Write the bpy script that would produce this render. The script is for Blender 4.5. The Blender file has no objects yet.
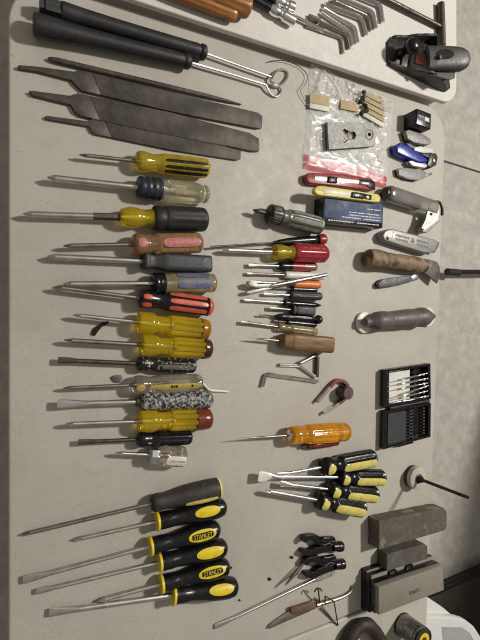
import bpy, bmesh, math, random
from mathutils import Vector, Matrix, noise
random.seed(7)
S = bpy.context.scene
COL = S.collection
R = math.radians
PI = math.pi
# ------------------------------------------------------------------ camera
ZT = 0.74          # height of the table top above the floor
CH = 0.63          # camera height above the table top
TILT = R(28.0)
FPX = 462.0
CAM = Vector((0, 0, ZT + CH))
FW = Vector((math.sin(TILT), 0, -math.cos(TILT)))
RT = Vector((math.cos(TILT), 0, math.sin(TILT)))
UP = Vector((0, 1, 0))
cd = bpy.data.cameras.new('camera')
cam = bpy.data.objects.new('camera', cd)
COL.objects.link(cam)
m = Matrix((RT, UP, -FW)).transposed().to_4x4()
m.translation = CAM
cam.matrix_world = m
cd.sensor_width = 36
cd.lens = FPX / 640 * 36
cd.clip_start = 0.01
cd.clip_end = 100
S.camera = cam

def G(px, py, z=0.0):
    """point of the place seen at a photo pixel, at height z (metres) over the table top"""
    d = FW + RT * ((px - 240) / FPX) + UP * ((320 - py) / FPX)
    return CAM + d * ((ZT + z - CAM.z) / d.z)

def depth(p):
    return (p - CAM).dot(FW)

def proj(p):
    q = p - CAM
    d = q.dot(FW)
    return 240 + FPX * q.dot(RT) / d, 320 - FPX * q.dot(UP) / d

# ------------------------------------------------------------------ materials
def mat(name, col, rough=0.45, metal=0.0, trans=0.0, var=0.18, scale=60, bump=0.0, bscale=500,
        col2=None, thr=0.55, soft=0.05, cscale=200, rough2=None, coat=0.0, ior=1.48, stretch=None, sub=0.0, metal2=None):
    m = bpy.data.materials.new(name)
    m.use_nodes = True
    N, L = m.node_tree.nodes, m.node_tree.links
    b = N['Principled BSDF']
    tc = N.new('ShaderNodeTexCoord')
    vec = tc.outputs['Object']
    if stretch:
        mp = N.new('ShaderNodeMapping')
        mp.inputs['Scale'].default_value = stretch
        L.new(vec, mp.inputs[0]); vec = mp.outputs[0]
    n1 = N.new('ShaderNodeTexNoise')
    n1.inputs['Scale'].default_value = scale
    n1.inputs['Detail'].default_value = 6
    n1.inputs['Roughness'].default_value = 0.65
    L.new(vec, n1.inputs['Vector'])
    mr = N.new('ShaderNodeMapRange')
    mr.inputs[1].default_value = 0.3; mr.inputs[2].default_value = 0.7
    mr.inputs[3].default_value = 1 - var; mr.inputs[4].default_value = 1 + var * 0.6
    L.new(n1.outputs['Fac'], mr.inputs[0])
    mul = N.new('ShaderNodeMix'); mul.data_type = 'RGBA'; mul.blend_type = 'MULTIPLY'
    mul.inputs[0].default_value = 1
    mul.inputs[6].default_value = (*col, 1)
    L.new(mr.outputs[0], mul.inputs[7])
    out = mul.outputs[2]
    rr = N.new('ShaderNodeMapRange')
    rr.inputs[1].default_value = 0.3; rr.inputs[2].default_value = 0.7
    dr = .3 if metal > .9 else 1
    rr.inputs[3].default_value = max(0.03, rough - 0.1 * dr); rr.inputs[4].default_value = min(1, rough + 0.12 * dr)
    n3 = N.new('ShaderNodeTexNoise'); n3.inputs['Scale'].default_value = scale * (1.5 if metal > .9 else 4); n3.inputs['Detail'].default_value = 4
    L.new(vec, n3.inputs['Vector'])
    L.new(n3.outputs['Fac'], rr.inputs[0])
    rout = rr.outputs[0]
    if col2:
        n2 = N.new('ShaderNodeTexNoise'); n2.inputs['Scale'].default_value = cscale; n2.inputs['Detail'].default_value = 5
        n2.inputs['Roughness'].default_value = 0.6
        L.new(vec, n2.inputs['Vector'])
        st = N.new('ShaderNodeMapRange'); st.inputs[1].default_value = thr - soft; st.inputs[2].default_value = thr + soft
        L.new(n2.outputs['Fac'], st.inputs[0])
        mx = N.new('ShaderNodeMix'); mx.data_type = 'RGBA'
        L.new(st.outputs[0], mx.inputs[0]); L.new(out, mx.inputs[6]); mx.inputs[7].default_value = (*col2, 1)
        out = mx.outputs[2]
        if rough2 is not None:
            m2 = N.new('ShaderNodeMix'); L.new(st.outputs[0], m2.inputs[0]); L.new(rout, m2.inputs[2]); m2.inputs[3].default_value = rough2
            rout = m2.outputs[0]
        if metal2 is not None:
            m3 = N.new('ShaderNodeMix'); L.new(st.outputs[0], m3.inputs[0]); m3.inputs[2].default_value = metal; m3.inputs[3].default_value = metal2
            L.new(m3.outputs[0], b.inputs['Metallic'])
        if trans:
            m4 = N.new('ShaderNodeMix'); L.new(st.outputs[0], m4.inputs[0]); m4.inputs[2].default_value = trans; m4.inputs[3].default_value = trans * .4
            L.new(m4.outputs[0], b.inputs['Transmission Weight'])
    L.new(out, b.inputs['Base Color'])
    L.new(rout, b.inputs['Roughness'])
    if metal2 is None: b.inputs['Metallic'].default_value = metal
    if not (trans and col2): b.inputs['Transmission Weight'].default_value = trans
    b.inputs['IOR'].default_value = ior
    b.inputs['Coat Weight'].default_value = coat
    b.inputs['Coat Roughness'].default_value = 0.15
    if sub:
        b.inputs['Subsurface Weight'].default_value = sub
        b.inputs['Subsurface Radius'].default_value = (0.006, 0.004, 0.001)
    if bump:
        nb = N.new('ShaderNodeTexNoise'); nb.inputs['Scale'].default_value = bscale; nb.inputs['Detail'].default_value = 4
        L.new(vec, nb.inputs['Vector'])
        bp = N.new('ShaderNodeBump'); bp.inputs['Strength'].default_value = bump; bp.inputs['Distance'].default_value = 0.001
        L.new(nb.outputs['Fac'], bp.inputs['Height']); L.new(bp.outputs[0], b.inputs['Normal'])
    return m

M = {}
def mm(k, *a, **kw): M[k] = mat(k, *a, **kw)
mm('steel', (.64, .62, .58), .33, 1, var=.12, scale=30, col2=(.34, .29, .24), thr=.66, soft=.16, cscale=40, rough2=.45)
mm('worn_steel', (.38, .35, .31), .38, 1, var=.2, scale=30, col2=(.17, .12, .085), thr=.58, soft=.18, cscale=45, rough2=.52)
mm('dark_steel', (.12, .11, .10), .45, .85, var=.25, scale=40, col2=(.075, .05, .035), thr=.58, soft=.16, cscale=60, rough2=.65, bump=.04)
mm('chrome', (.86, .85, .82), .20, 1, var=.06, scale=30)
mm('dull_chrome', (.74, .73, .70), .28, 1, var=.1, scale=30, col2=(.46, .43, .38), thr=.64, soft=.16, cscale=45, rough2=.4)
mm('file_steel', (.082, .073, .063), .5, .4, var=.3, scale=25, col2=(.125, .095, .070), thr=.62, soft=.12, cscale=45, bump=.05, bscale=900)
mm('black_rubber', (.017, .017, .017), .5, var=.3, scale=60, col2=(.035, .033, .031), thr=.62, soft=.14, cscale=70, bump=.08, bscale=700)
mm('black_plastic', (.007, .007, .008), .26, var=.3, bump=.02, col2=(.022, .021, .020), thr=.67, soft=.1, cscale=120)
mm('grey_rubber', (.035, .037, .040), .5, var=.25, bump=.1, col2=(.08, .075, .07), thr=.66, soft=.1)
mm('old_rubber', (.036, .030, .026), .6, var=.35, bump=.2, bscale=800, col2=(.08, .07, .06), thr=.66, soft=.1)
mm('yellow_acetate', (1.0, .76, .03), .06, trans=.76, var=.05, scale=90, bump=.04, bscale=160)
mm('dirty_yellow_acetate', (.95, .72, .05), .12, trans=.72, var=.25, scale=70, bump=.08, bscale=200, col2=(.24, .16, .03), thr=.62, soft=.12, cscale=80, rough2=.4)
mm('amber_acetate', (1.0, .50, .025), .08, trans=.68, var=.10, bump=.06, bscale=300)
mm('clear_acetate', (.92, .88, .66), .10, trans=.88, var=.12, bump=.08, bscale=300, col2=(.45, .40, .26), thr=.70, soft=.1, cscale=120)
mm('dirty_clear_acetate', (.72, .62, .36), .16, trans=.75, var=.3, bump=.12, bscale=300, col2=(.26, .20, .11), thr=.62, soft=.1, cscale=140)
mm('rosy_acetate', (.66, .40, .17), .15, trans=.68, var=.35, bump=.12, bscale=300, col2=(.22, .13, .06), thr=.58, soft=.12, cscale=120, rough2=.4)
mm('straw_card', (.42, .34, .19), .6, var=.25, scale=120)
mm('smoky_clear', (.80, .74, .62), .10, trans=.9, var=.15, bump=.06, bscale=300)
mm('glass_clear', (.86, .84, .78), .08, trans=.85, var=.08)
mm('red_brown_cap', (.22, .045, .018), .2, trans=.3, var=.2)
mm('orange_brown_cap', (.55, .25, .02), .18, trans=.5, var=.2)
mm('dark_brown_cap', (.07, .022, .012), .25, trans=.1, var=.3)
mm('red_acetate', (.40, .030, .040), .22, trans=.2, var=.2, bump=.05, col2=(.55, .2, .2), thr=.7, soft=.08)
mm('red_plastic', (.30, .020, .022), .32, var=.25, bump=.04, col2=(.22, .05, .035), thr=.64, soft=.1, cscale=90)
mm('red_orange_plastic', (.62, .10, .055), .4, var=.25, bump=.08, col2=(.25, .06, .04), thr=.68, soft=.1)
mm('orange_plastic', (.72, .20, .05), .4, var=.2, bump=.06)
mm('pink_label', (.58, .17, .20), .5, var=.4, scale=160, col2=(.34, .17, .09), thr=.56, soft=.12, cscale=150)
mm('blue_label', (.12, .14, .27), .45, var=.4, scale=160, col2=(.20, .185, .15), thr=.55, soft=.12, cscale=150)
mm('navy_plastic', (.014, .022, .045), .4, var=.4, bump=.1, col2=(.03, .03, .032), thr=.55, cscale=120)
mm('yellow_plastic', (.80, .60, .02), .4, var=.15, bump=.22, bscale=420, col2=(.42, .31, .05), thr=.66, soft=.1, cscale=140)
mm('pale_yellow_plastic', (.76, .65, .17), .42, var=.2, bump=.18, bscale=420, col2=(.30, .25, .09), thr=.64, soft=.1, cscale=150)
mm('white_plastic', (.74, .72, .66), .4, var=.12, bump=.03, col2=(.5, .46, .38), thr=.68, soft=.1)
mm('paint_speckled', (.022, .022, .024), .45, var=.3, bump=.2, col2=(.38, .37, .345), thr=.515, soft=.06, cscale=230, rough2=.6)
mm('lightly_speckled', (.015, .015, .015), .3, var=.3, bump=.2, col2=(.50, .47, .40), thr=.60, soft=.03, cscale=240, rough2=.6)
mm('gold_print', (.62, .47, .12), .35, .5, var=.25, scale=150)
mm('print_and_hole_black', (.006, .006, .006), .8)
mm('brushed_steel', (.40, .39, .36), .52, .8, var=.2, scale=60, bump=.05)
mm('grey_print', (.25, .24, .22), .6)
mm('white_print', (.72, .74, .76), .5)
mm('green_grey', (.13, .15, .12), .32, trans=.15, var=.3, bump=.1, col2=(.25, .27, .22), thr=.62, soft=.1)
mm('old_wood', (.25, .135, .040), .5, var=.5, scale=34, stretch=(.2, 1, 1), bump=.3, bscale=300, col2=(.065, .034, .014), thr=.52, soft=.1, cscale=75)
mm('pale_wood', (.29, .20, .11), .6, var=.5, scale=40, bump=.25, bscale=400, col2=(.07, .045, .026), thr=.51, soft=.09, cscale=48)
mm('orange_wood', (.46, .19, .055), .35, trans=.15, var=.4, scale=50, stretch=(.3, 1, 1), col2=(.10, .035, .015), thr=.58, soft=.08, cscale=60)
mm('fibre', (.15, .085, .06), .6, var=.35, bump=.2)
mm('tan_card', (.52, .40, .24), .75, var=.2, scale=120)
mm('cream_card', (.72, .68, .58), .7, var=.15)
mm('dull_brass', (.42, .32, .14), .4, .8, var=.3)
mm('stone', (.125, .103, .080), .85, var=.4, scale=60, bump=.6, bscale=420, col2=(.28, .245, .20), thr=.64, soft=.06, cscale=34)
mm('grey_stone', (.115, .105, .09), .85, var=.35, scale=50, bump=.45, bscale=600, col2=(.07, .062, .05), thr=.56, soft=.14, cscale=35)
mm('pale_grey_lid', (.285, .265, .22), .55, var=.25, scale=30, bump=.1, col2=(.185, .168, .135), thr=.56, soft=.16, cscale=30)
mm('grey_metal_paint', (.27, .265, .25), .42, .3, var=.15, bump=.1, bscale=350, col2=(.17, .16, .14), thr=.68)
mm('grip_grey', (.16, .15, .135), .5, .1, var=.3, bump=.12)
mm('roller_grey', (.12, .105, .092), .5, 0, var=.3, bump=.12)
mm('slate', (.085, .092, .10), .5, .1, var=.2, bump=.05)
mm('dark_slug', (.11, .085, .07), .5, .4, var=.35, bump=.1)
mm('mottled_grey', (.21, .205, .195), .5, .1, var=.2, scale=120, col2=(.31, .305, .29), thr=.52, soft=.1, cscale=220, bump=.08)
mm('plate_grey', (.25, .245, .23), .5, .15, var=.15, scale=50, col2=(.31, .305, .29), thr=.58, soft=.2, cscale=90, bump=.05)
mm('blue_plastic', (.020, .035, .33), .3, var=.25, bump=.05, coat=.2)
mm('box_blue', (.010, .032, .125), .6, var=.5, scale=10, col2=(.09, .155, .30), thr=.58, soft=.22, cscale=9)  # paler blue patches put the glare on the label into its colour
mm('dark_iron', (.045, .043, .040), .42, .5, var=.3, bump=.08, col2=(.09, .08, .07), thr=.64, soft=.14, cscale=120)
mm('grey_iron', (.105, .10, .096), .48, .5, var=.15, bump=.04, col2=(.14, .135, .13), thr=.64, soft=.12)
mm('faded_red', (.28, .05, .045), .5, var=.3, col2=(.1, .04, .035), thr=.6, cscale=300)
mm('magnet_red', (.20, .045, .036), .5, 0, var=.35, bump=.08, col2=(.12, .05, .035), thr=.58, soft=.1, cscale=120)
mm('rust', (.060, .046, .036), .6, .3, var=.4, bump=.3, col2=(.04, .031, .025), thr=.52, soft=.1)
mm('brown_blade', (.13, .108, .088), .5, .5, var=.3, bump=.1, col2=(.07, .052, .04), thr=.58, soft=.12, cscale=90)
mm('solder', (.30, .29, .275), .42, .9, var=.35, scale=60, col2=(.5, .48, .45), thr=.6, cscale=120)
mm('felt', (.50, .47, .40), .9, var=.15, bump=.3, bscale=1200)
mm('dark_felt', (.07, .06, .05), .9, var=.3, bump=.3)
mm('tub_plastic', (.80, .80, .78), .4, var=.06)
mm('tub_grey', (.42, .43, .43), .4, var=.08)
mm('dark_tote', (.045, .036, .026), .6, var=.4)
mm('black_paint_metal', (.015, .015, .015), .35, .2, var=.3)
mm('shade_wall_plaster', (.42, .39, .34), .8, var=.15, scale=4, bump=.2, bscale=120)
mm('dark_floor_joint', (.07, .065, .06), .9)

# crumpled clear polythene: a thin sheet, mostly see-through with milky creases
def film(name, tint, mixf, rough=.18):
    m = bpy.data.materials.new(name); m.use_nodes = True
    N, L = m.node_tree.nodes, m.node_tree.links
    b = N['Principled BSDF']
    b.inputs['Base Color'].default_value = (*tint, 1); b.inputs['Roughness'].default_value = rough
    b.inputs['Specular IOR Level'].default_value = .8
    t = N.new('ShaderNodeBsdfTransparent'); t.inputs[0].default_value = (.97, .97, .96, 1)
    tc = N.new('ShaderNodeTexCoord'); n = N.new('ShaderNodeTexNoise'); n.inputs['Scale'].default_value = 70; n.inputs['Detail'].default_value = 8
    n.inputs['Roughness'].default_value = .7
    L.new(tc.outputs['Object'], n.inputs['Vector'])
    mr = N.new('ShaderNodeMapRange'); mr.inputs[1].default_value = .35; mr.inputs[2].default_value = .7
    mr.inputs[3].default_value = mixf * .55; mr.inputs[4].default_value = min(1, mixf * 1.7)
    L.new(n.outputs['Fac'], mr.inputs[0])
    bp = N.new('ShaderNodeBump'); bp.inputs['Strength'].default_value = .14; bp.inputs['Distance'].default_value = .002
    L.new(n.outputs['Fac'], bp.inputs['Height']); L.new(bp.outputs[0], b.inputs['Normal'])
    mx = N.new('ShaderNodeMixShader'); L.new(mr.outputs[0], mx.inputs[0]); L.new(t.outputs[0], mx.inputs[1]); L.new(b.outputs[0], mx.inputs[2])
    L.new(mx.outputs[0], N['Material Output'].inputs[0])
    M[name] = m
film('poly_film', (.90, .91, .90), .42, .2)
film('red_film', (.60, .06, .10), .95, .32)

# moulded table plastic: off-white, fine pebble grain, grey scuffs and stains
def table_mat(name, col, stain, amount):
    m = bpy.data.materials.new(name); m.use_nodes = True
    N, L = m.node_tree.nodes, m.node_tree.links
    b = N['Principled BSDF']; b.inputs['Roughness'].default_value = .5
    tc = N.new('ShaderNodeTexCoord')
    def nz(s, d=6, r=.6, st=None):
        n = N.new('ShaderNodeTexNoise'); n.inputs['Scale'].default_value = s; n.inputs['Detail'].default_value = d; n.inputs['Roughness'].default_value = r
        v = tc.outputs['Object']
        if st:
            mp = N.new('ShaderNodeMapping'); mp.inputs['Scale'].default_value = st; mp.inputs['Rotation'].default_value = (0, 0, .6)
            L.new(v, mp.inputs[0]); v = mp.outputs[0]
        L.new(v, n.inputs['Vector']); return n.outputs['Fac']
    def rng(x, a, c, lo, hi):
        r = N.new('ShaderNodeMapRange'); r.inputs[1].default_value = a; r.inputs[2].default_value = c; r.inputs[3].default_value = lo; r.inputs[4].default_value = hi
        L.new(x, r.inputs[0]); return r.outputs[0]
    def mix(f, a, c):
        x = N.new('ShaderNodeMix'); x.data_type = 'RGBA'; L.new(f, x.inputs[0])
        if isinstance(a, tuple): x.inputs[6].default_value = (*a, 1)
        else: L.new(a, x.inputs[6])
        x.inputs[7].default_value = (*c, 1); return x.outputs[2]
    c = mix(rng(nz(5, 8, .65), .42, .72, 0, amount), col, stain)
    c = mix(rng(nz(26, 8, .7), .55, .75, 0, amount * .8), c, stain)
    c = mix(rng(nz(14, 6, .7, (1, 9, 1)), .60, .70, 0, amount * .6), c, stain)
    c = mix(rng(nz(180, 3, .6), .67, .73, 0, .5), c, (.20, .175, .14))
    c = mix(rng(nz(55, 5, .75), .64, .74, 0, amount * .6), c, (.25, .225, .19))
    c = mix(rng(nz(9, 4, .7, (9, 1, 1)), .64, .72, 0, amount * .45), c, stain)
    c = mix(rng(nz(900, 2, .5), .35, .62, 0.3 * amount, 0), c, (.30, .27, .22))
    c = mix(rng(nz(380, 3, .6), .38, .60, 0.36 * amount, 0), c, (.33, .30, .25))
    L.new(c, b.inputs['Base Color'])
    L.new(rng(nz(60), .3, .7, .45, .7), b.inputs['Roughness'])
    bp = N.new('ShaderNodeBump'); bp.inputs['Strength'].default_value = .34; bp.inputs['Distance'].default_value = .0008
    L.new(nz(650, 2), bp.inputs['Height']); L.new(bp.outputs[0], b.inputs['Normal'])
    M[name] = m
table_mat('table_plastic', (.525, .50, .442), (.36, .335, .285), .55)
table_mat('clean_table_plastic', (.72, .70, .65), (.52, .50, .45), .30)

def concrete():
    m = bpy.data.materials.new('concrete'); m.use_nodes = True
    N, L = m.node_tree.nodes, m.node_tree.links
    b = N['Principled BSDF']; b.inputs['Roughness'].default_value = .75
    tc = N.new('ShaderNodeTexCoord')
    prev = None
    for s, d, a, c, lo, col in ((1.6, 5, .35, .7, .25, (.31, .295, .27)), (14, 8, .42, .66, .12, (.42, .40, .37)), (60, 6, .58, .75, .35, (.25, .235, .21)), (170, 4, .5, .75, .7, (.20, .185, .16)), (140, 3, .64, .72, .45, (.52, .50, .465))):
        n = N.new('ShaderNodeTexNoise'); n.inputs['Scale'].default_value = s; n.inputs['Detail'].default_value = d; n.inputs['Roughness'].default_value = r
        v = tc.outputs['Object']
        if st:
            mp = N.new('ShaderNodeMapping'); mp.inputs['Scale'].default_value = st; mp.inputs['Rotation'].default_value = (0, 0, .6)
            L.new(v, mp.inputs[0]); v = mp.outputs[0]
        L.new(v, n.inputs['Vector']); return n.outputs['Fac']
    def rng(x, a, c, lo, hi):
        r = N.new('ShaderNodeMapRange'); r.inputs[1].default_value = a; r.inputs[2].default_value = c; r.inputs[3].default_value = lo; r.inputs[4].default_value = hi
        L.new(x, r.inputs[0]); return r.outputs[0]
    def mix(f, a, c):
        x = N.new('ShaderNodeMix'); x.data_type = 'RGBA'; L.new(f, x.inputs[0])
        if isinstance(a, tuple): x.inputs[6].default_value = (*a, 1)
        else: L.new(a, x.inputs[6])
        x.inputs[7].default_value = (*c, 1); return x.outputs[2]
    c = mix(rng(nz(5, 8, .65), .42, .72, 0, amount), col, stain)
    c = mix(rng(nz(26, 8, .7), .55, .75, 0, amount * .8), c, stain)
    c = mix(rng(nz(14, 6, .7, (1, 9, 1)), .60, .70, 0, amount * .6), c, stain)
    c = mix(rng(nz(180, 3, .6), .67, .73, 0, .5), c, (.20, .175, .14))
    c = mix(rng(nz(55, 5, .75), .64, .74, 0, amount * .6), c, (.25, .225, .19))
    c = mix(rng(nz(9, 4, .7, (9, 1, 1)), .64, .72, 0, amount * .45), c, stain)
    c = mix(rng(nz(900, 2, .5), .35, .62, 0.3 * amount, 0), c, (.30, .27, .22))
    c = mix(rng(nz(380, 3, .6), .38, .60, 0.36 * amount, 0), c, (.33, .30, .25))
    L.new(c, b.inputs['Base Color'])
    L.new(rng(nz(60), .3, .7, .45, .7), b.inputs['Roughness'])
    bp = N.new('ShaderNodeBump'); bp.inputs['Strength'].default_value = .34; bp.inputs['Distance'].default_value = .0008
    L.new(nz(650, 2), bp.inputs['Height']); L.new(bp.outputs[0], b.inputs['Normal'])
    M[name] = m
table_mat('table_plastic', (.525, .50, .442), (.36, .335, .285), .55)
table_mat('clean_table_plastic', (.72, .70, .65), (.52, .50, .45), .30)

def concrete():
    m = bpy.data.materials.new('concrete'); m.use_nodes = True
    N, L = m.node_tree.nodes, m.node_tree.links
    b = N['Principled BSDF']; b.inputs['Roughness'].default_value = .75
    tc = N.new('ShaderNodeTexCoord')
    prev = None
    for s, d, a, c, lo, col in ((2.2, 8, .35, .7, .75, (.46, .43, .37)), (18, 8, .4, .7, .6, (.68, .65, .58)), (160, 4, .5, .75, .6, (.36, .34, .29))):
        n = N.new('ShaderNodeTexNoise'); n.inputs['Scale'].default_value = s; n.inputs['Detail'].default_value = d; n.inputs['Roughness'].default_value = .65
        L.new(tc.outputs['Object'], n.inputs['Vector'])
        r = N.new('ShaderNodeMapRange'); r.inputs[1].default_value = a; r.inputs[2].default_value = c; r.inputs[4].default_value = lo
        L.new(n.outputs['Fac'], r.inputs[0])
        x = N.new('ShaderNodeMix'); x.data_type = 'RGBA'; L.new(r.outputs[0], x.inputs[0])
        if prev is None: x.inputs[6].default_value = (.40, .385, .36, 1)
        else: L.new(prev, x.inputs[6])
        x.inputs[7].default_value = (*col, 1); prev = x.outputs[2]
    L.new(prev, b.inputs['Base Color'])
    bp = N.new('ShaderNodeBump'); bp.inputs['Strength'].default_value = .3; bp.inputs['Distance'].default_value = .003
    L.new(n.outputs['Fac'], bp.inputs['Height']); L.new(bp.outputs[0], b.inputs['Normal'])
    M['concrete'] = m
concrete()

# file teeth: crossed fine grooves in bump
def file_mat():
    m = M['file_steel'].copy(); m.name = 'cut_file_steel'
    N, L = m.node_tree.nodes, m.node_tree.links
    b = N['Principled BSDF']; tc = [n for n in N if n.type == 'TEX_COORD'][0]
    mp = N.new('ShaderNodeMapping'); mp.inputs['Rotation'].default_value = (0, 0, R(62))
    L.new(tc.outputs['Object'], mp.inputs[0])
    fs = []
    for rot, sc in ((62, 250), (118, 190)):
        mp = N.new('ShaderNodeMapping'); mp.inputs['Rotation'].default_value = (0, 0, R(rot))
        L.new(tc.outputs['Object'], mp.inputs[0])
        w = N.new('ShaderNodeTexWave'); w.inputs['Scale'].default_value = sc; w.inputs['Distortion'].default_value = .5; w.inputs['Detail'].default_value = 1
        L.new(mp.outputs[0], w.inputs['Vector']); fs.append(w.outputs['Fac'])
    mu = N.new('ShaderNodeMath'); mu.operation = 'MULTIPLY'; L.new(fs[0], mu.inputs[0]); L.new(fs[1], mu.inputs[1])
    bp = N.new('ShaderNodeBump'); bp.inputs['Strength'].default_value = .4; bp.inputs['Distance'].default_value = .0006
    L.new(mu.outputs[0], bp.inputs['Height']); L.new(bp.outputs[0], b.inputs['Normal'])
    src = b.inputs['Base Color'].links[0].from_socket
    st = N.new('ShaderNodeTexNoise'); st.inputs['Scale'].default_value = 16; st.inputs['Detail'].default_value = 8; st.inputs['Roughness'].default_value = .75
    L.new(tc.outputs['Object'], st.inputs['Vector'])
    mr = N.new('ShaderNodeMapRange'); mr.inputs[1].default_value = .42; mr.inputs[2].default_value = .66; mr.inputs[3].default_value = .7; mr.inputs[4].default_value = 1.7
    L.new(st.outputs['Fac'], mr.inputs[0])
    mq = N.new('ShaderNodeMapRange'); mq.inputs[3].default_value = .72; mq.inputs[4].default_value = 1.25; L.new(mu.outputs[0], mq.inputs[0])
    m2 = N.new('ShaderNodeMath'); m2.operation = 'MULTIPLY'; L.new(mr.outputs[0], m2.inputs[0]); L.new(mq.outputs[0], m2.inputs[1])
    mx = N.new('ShaderNodeMix'); mx.data_type = 'RGBA'; mx.blend_type = 'MULTIPLY'; mx.inputs[0].default_value = 1
    L.new(src, mx.inputs[6]); L.new(m2.outputs[0], mx.inputs[7]); L.new(mx.outputs[2], b.inputs['Base Color'])
    M['cut_file_steel'] = m
file_mat()

# ------------------------------------------------------------------ objects
def mesh(name, verts, faces, m, smooth=35):
    me = bpy.data.meshes.new(name)
    me.from_pydata([tuple(v) for v in verts], [], faces)
    me.update()
    bm = bmesh.new(); bm.from_mesh(me)
    bmesh.ops.recalc_face_normals(bm, faces=bm.faces)
    bm.to_mesh(me); bm.free()
    if smooth:
        me.shade_smooth(); me.set_sharp_from_angle(angle=R(smooth))
    if m is not None: me.materials.append(M[m] if isinstance(m, str) else m)
    return me

class Thing:
    """one top-level thing: an Empty at its base (or one mesh when solo) that parents its parts"""
    def __init__(self, name, label, cat, loc, heading=0.0, group=None, solo=False):
        self.name, self.label, self.cat, self.group, self.solo = name, label, cat, group, solo
        self.W = Matrix.Translation(loc) @ Matrix.Rotation(heading, 4, 'Z')
        self.I = self.W.inverted()
        self.root = None
        if not solo: self._make(None)
    def _make(self, data):
        o = bpy.data.objects.new(self.name, data); COL.objects.link(o)
        o.matrix_world = self.W
        o['label'] = self.label; o['category'] = self.cat
        if self.group: o['group'] = self.group
        if data is None: o.empty_display_size = .02
        self.root = o
    def add(self, name, verts, faces, m, parent=None, smooth=35, label=None):
        """verts in world space"""
        me = mesh(name, [self.I @ Vector(v) for v in verts], faces, m, smooth)
        if self.solo and self.root is None:
            self._make(me); return self.root
        o = bpy.data.objects.new(name, me); COL.objects.link(o)
        o.parent = parent or self.root
        if label: o['label'] = label
        return o

def struct(name, verts, faces, m, smooth=0):
    o = bpy.data.objects.new(name, mesh(name, verts, faces, m, smooth)); COL.objects.link(o)
    o['kind'] = 'structure'
    return o

def resample(P, sub):
    """Catmull-Rom through profile rows; a repeated x makes a hard step"""
    out = []
    n = len(P)
    for i in range(n - 1):
        a, b = P[i], P[i + 1]
        if abs(a[0] - b[0]) < 1e-6 or sub <= 1:
            out.append(a); continue
        p0 = P[i - 1] if i and abs(P[i - 1][0] - a[0]) > 1e-6 else a
        p3 = P[i + 2] if i + 2 < n and abs(P[i + 2][0] - b[0]) > 1e-6 else b
        for k in range(sub):
            t = k / sub
            row = [a[0] + (b[0] - a[0]) * t]
            for c in range(1, len(a)):
                m1 = (b[c] - p0[c]) * .5; m2 = (p3[c] - a[c]) * .5
                v = (2*t**3 - 3*t*t + 1) * a[c] + (t**3 - 2*t*t + t) * m1 + (-2*t**3 + 3*t*t) * b[c] + (t**3 - t*t) * m2
                row.append(max(0.00005, v))
            out.append(tuple(row))
    out.append(P[-1])
    return out

class Axis:
    """a straight axis lying in the place between two photo points at given heights"""
    def __init__(self, a, b, za, zb):
        self.A, self.B = G(*a, za), G(*b, zb)
        d = self.B - self.A
        self.L = d.length
        self.e1 = d.normalized()
        self.e2 = Vector((0, 0, 1)).cross(self.e1).normalized()
        self.e3 = self.e1.cross(self.e2)
        self.hor = abs(a[0] - b[0]) >= abs(a[1] - b[1])
    def at(self, s): return self.A + self.e1 * s
    def s(self, px):
        """axis distance whose picture falls on this pixel column (or row)"""
        lo, hi = -.3 * self.L, 1.3 * self.L
        k = 0 if self.hor else 1
        up = proj(self.at(hi))[k] > proj(self.at(lo))[k]
        for _ in range(40):
            mid = (lo + hi) / 2
            if (proj(self.at(mid))[k] < px) == up: lo = mid
            else: hi = mid
        return (lo + hi) / 2
    def mpp(self, s): return depth(self.at(s)) / FPX
    def heading(self): return math.atan2(self.e1.y, self.e1.x)
    def base(self):
        c = (self.A + self.B) / 2; return Vector((c.x, c.y, ZT))
    def rings(self, prof, N=28, fl=None, sq=None, rot=0.0):
        """prof rows (s, ry, rz) metres; fl=(n, depth, s0, s1, power)"""
        V, F = [], []
        for row in prof:
            s, ry = row[0], row[1]; rz = row[2] if len(row) > 2 else ry
            amp = 0
            if fl:
                e = min(.004, (fl[3] - fl[2]) * .15)
                amp = fl[1] * max(0, min(1, (s - fl[2]) / e, (fl[3] - s) / e))
            for k in range(N):
                th = 2 * PI * k / N + rot
                f = 1 - amp * (0.5 + 0.5 * math.cos(fl[0] * th)) ** fl[4] if amp else 1
                c, sn = math.cos(th), math.sin(th)
                if sq: f *= 1 / (abs(c) ** sq + abs(sn) ** sq) ** (1 / sq)
                V.append(self.at(s) + self.e2 * (c * ry * f) + self.e3 * (sn * rz * f))
        for i in range(len(prof) - 1):
            for k in range(N):
                a, b = i * N + k, i * N + (k + 1) % N
                F.append((a, b, b + N, a + N))
        F.append(tuple(range(N)))
        F.append(tuple(range((len(prof) - 1) * N, len(prof) * N)))
        return V, F

def interp(prof, s):
    for a, b in zip(prof, prof[1:]):
        if a[0] <= s <= b[0]:
            t = (s - a[0]) / max(1e-9, b[0] - a[0])
            return a[1] + (b[1] - a[1]) * t, (a[2] + (b[2] - a[2]) * t) if len(a) > 2 else a[1] + (b[1] - a[1]) * t
    r = prof[0] if s < prof[0][0] else prof[-1]
    return r[1], (r[2] if len(r) > 2 else r[1])

def surf(ax, prof, s, th, off):
    ry, rz = interp(prof, s)
    return ax.at(s) + ax.e2 * (math.cos(th) * (ry + off)) + ax.e3 * (math.sin(th) * (rz + off))

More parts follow.
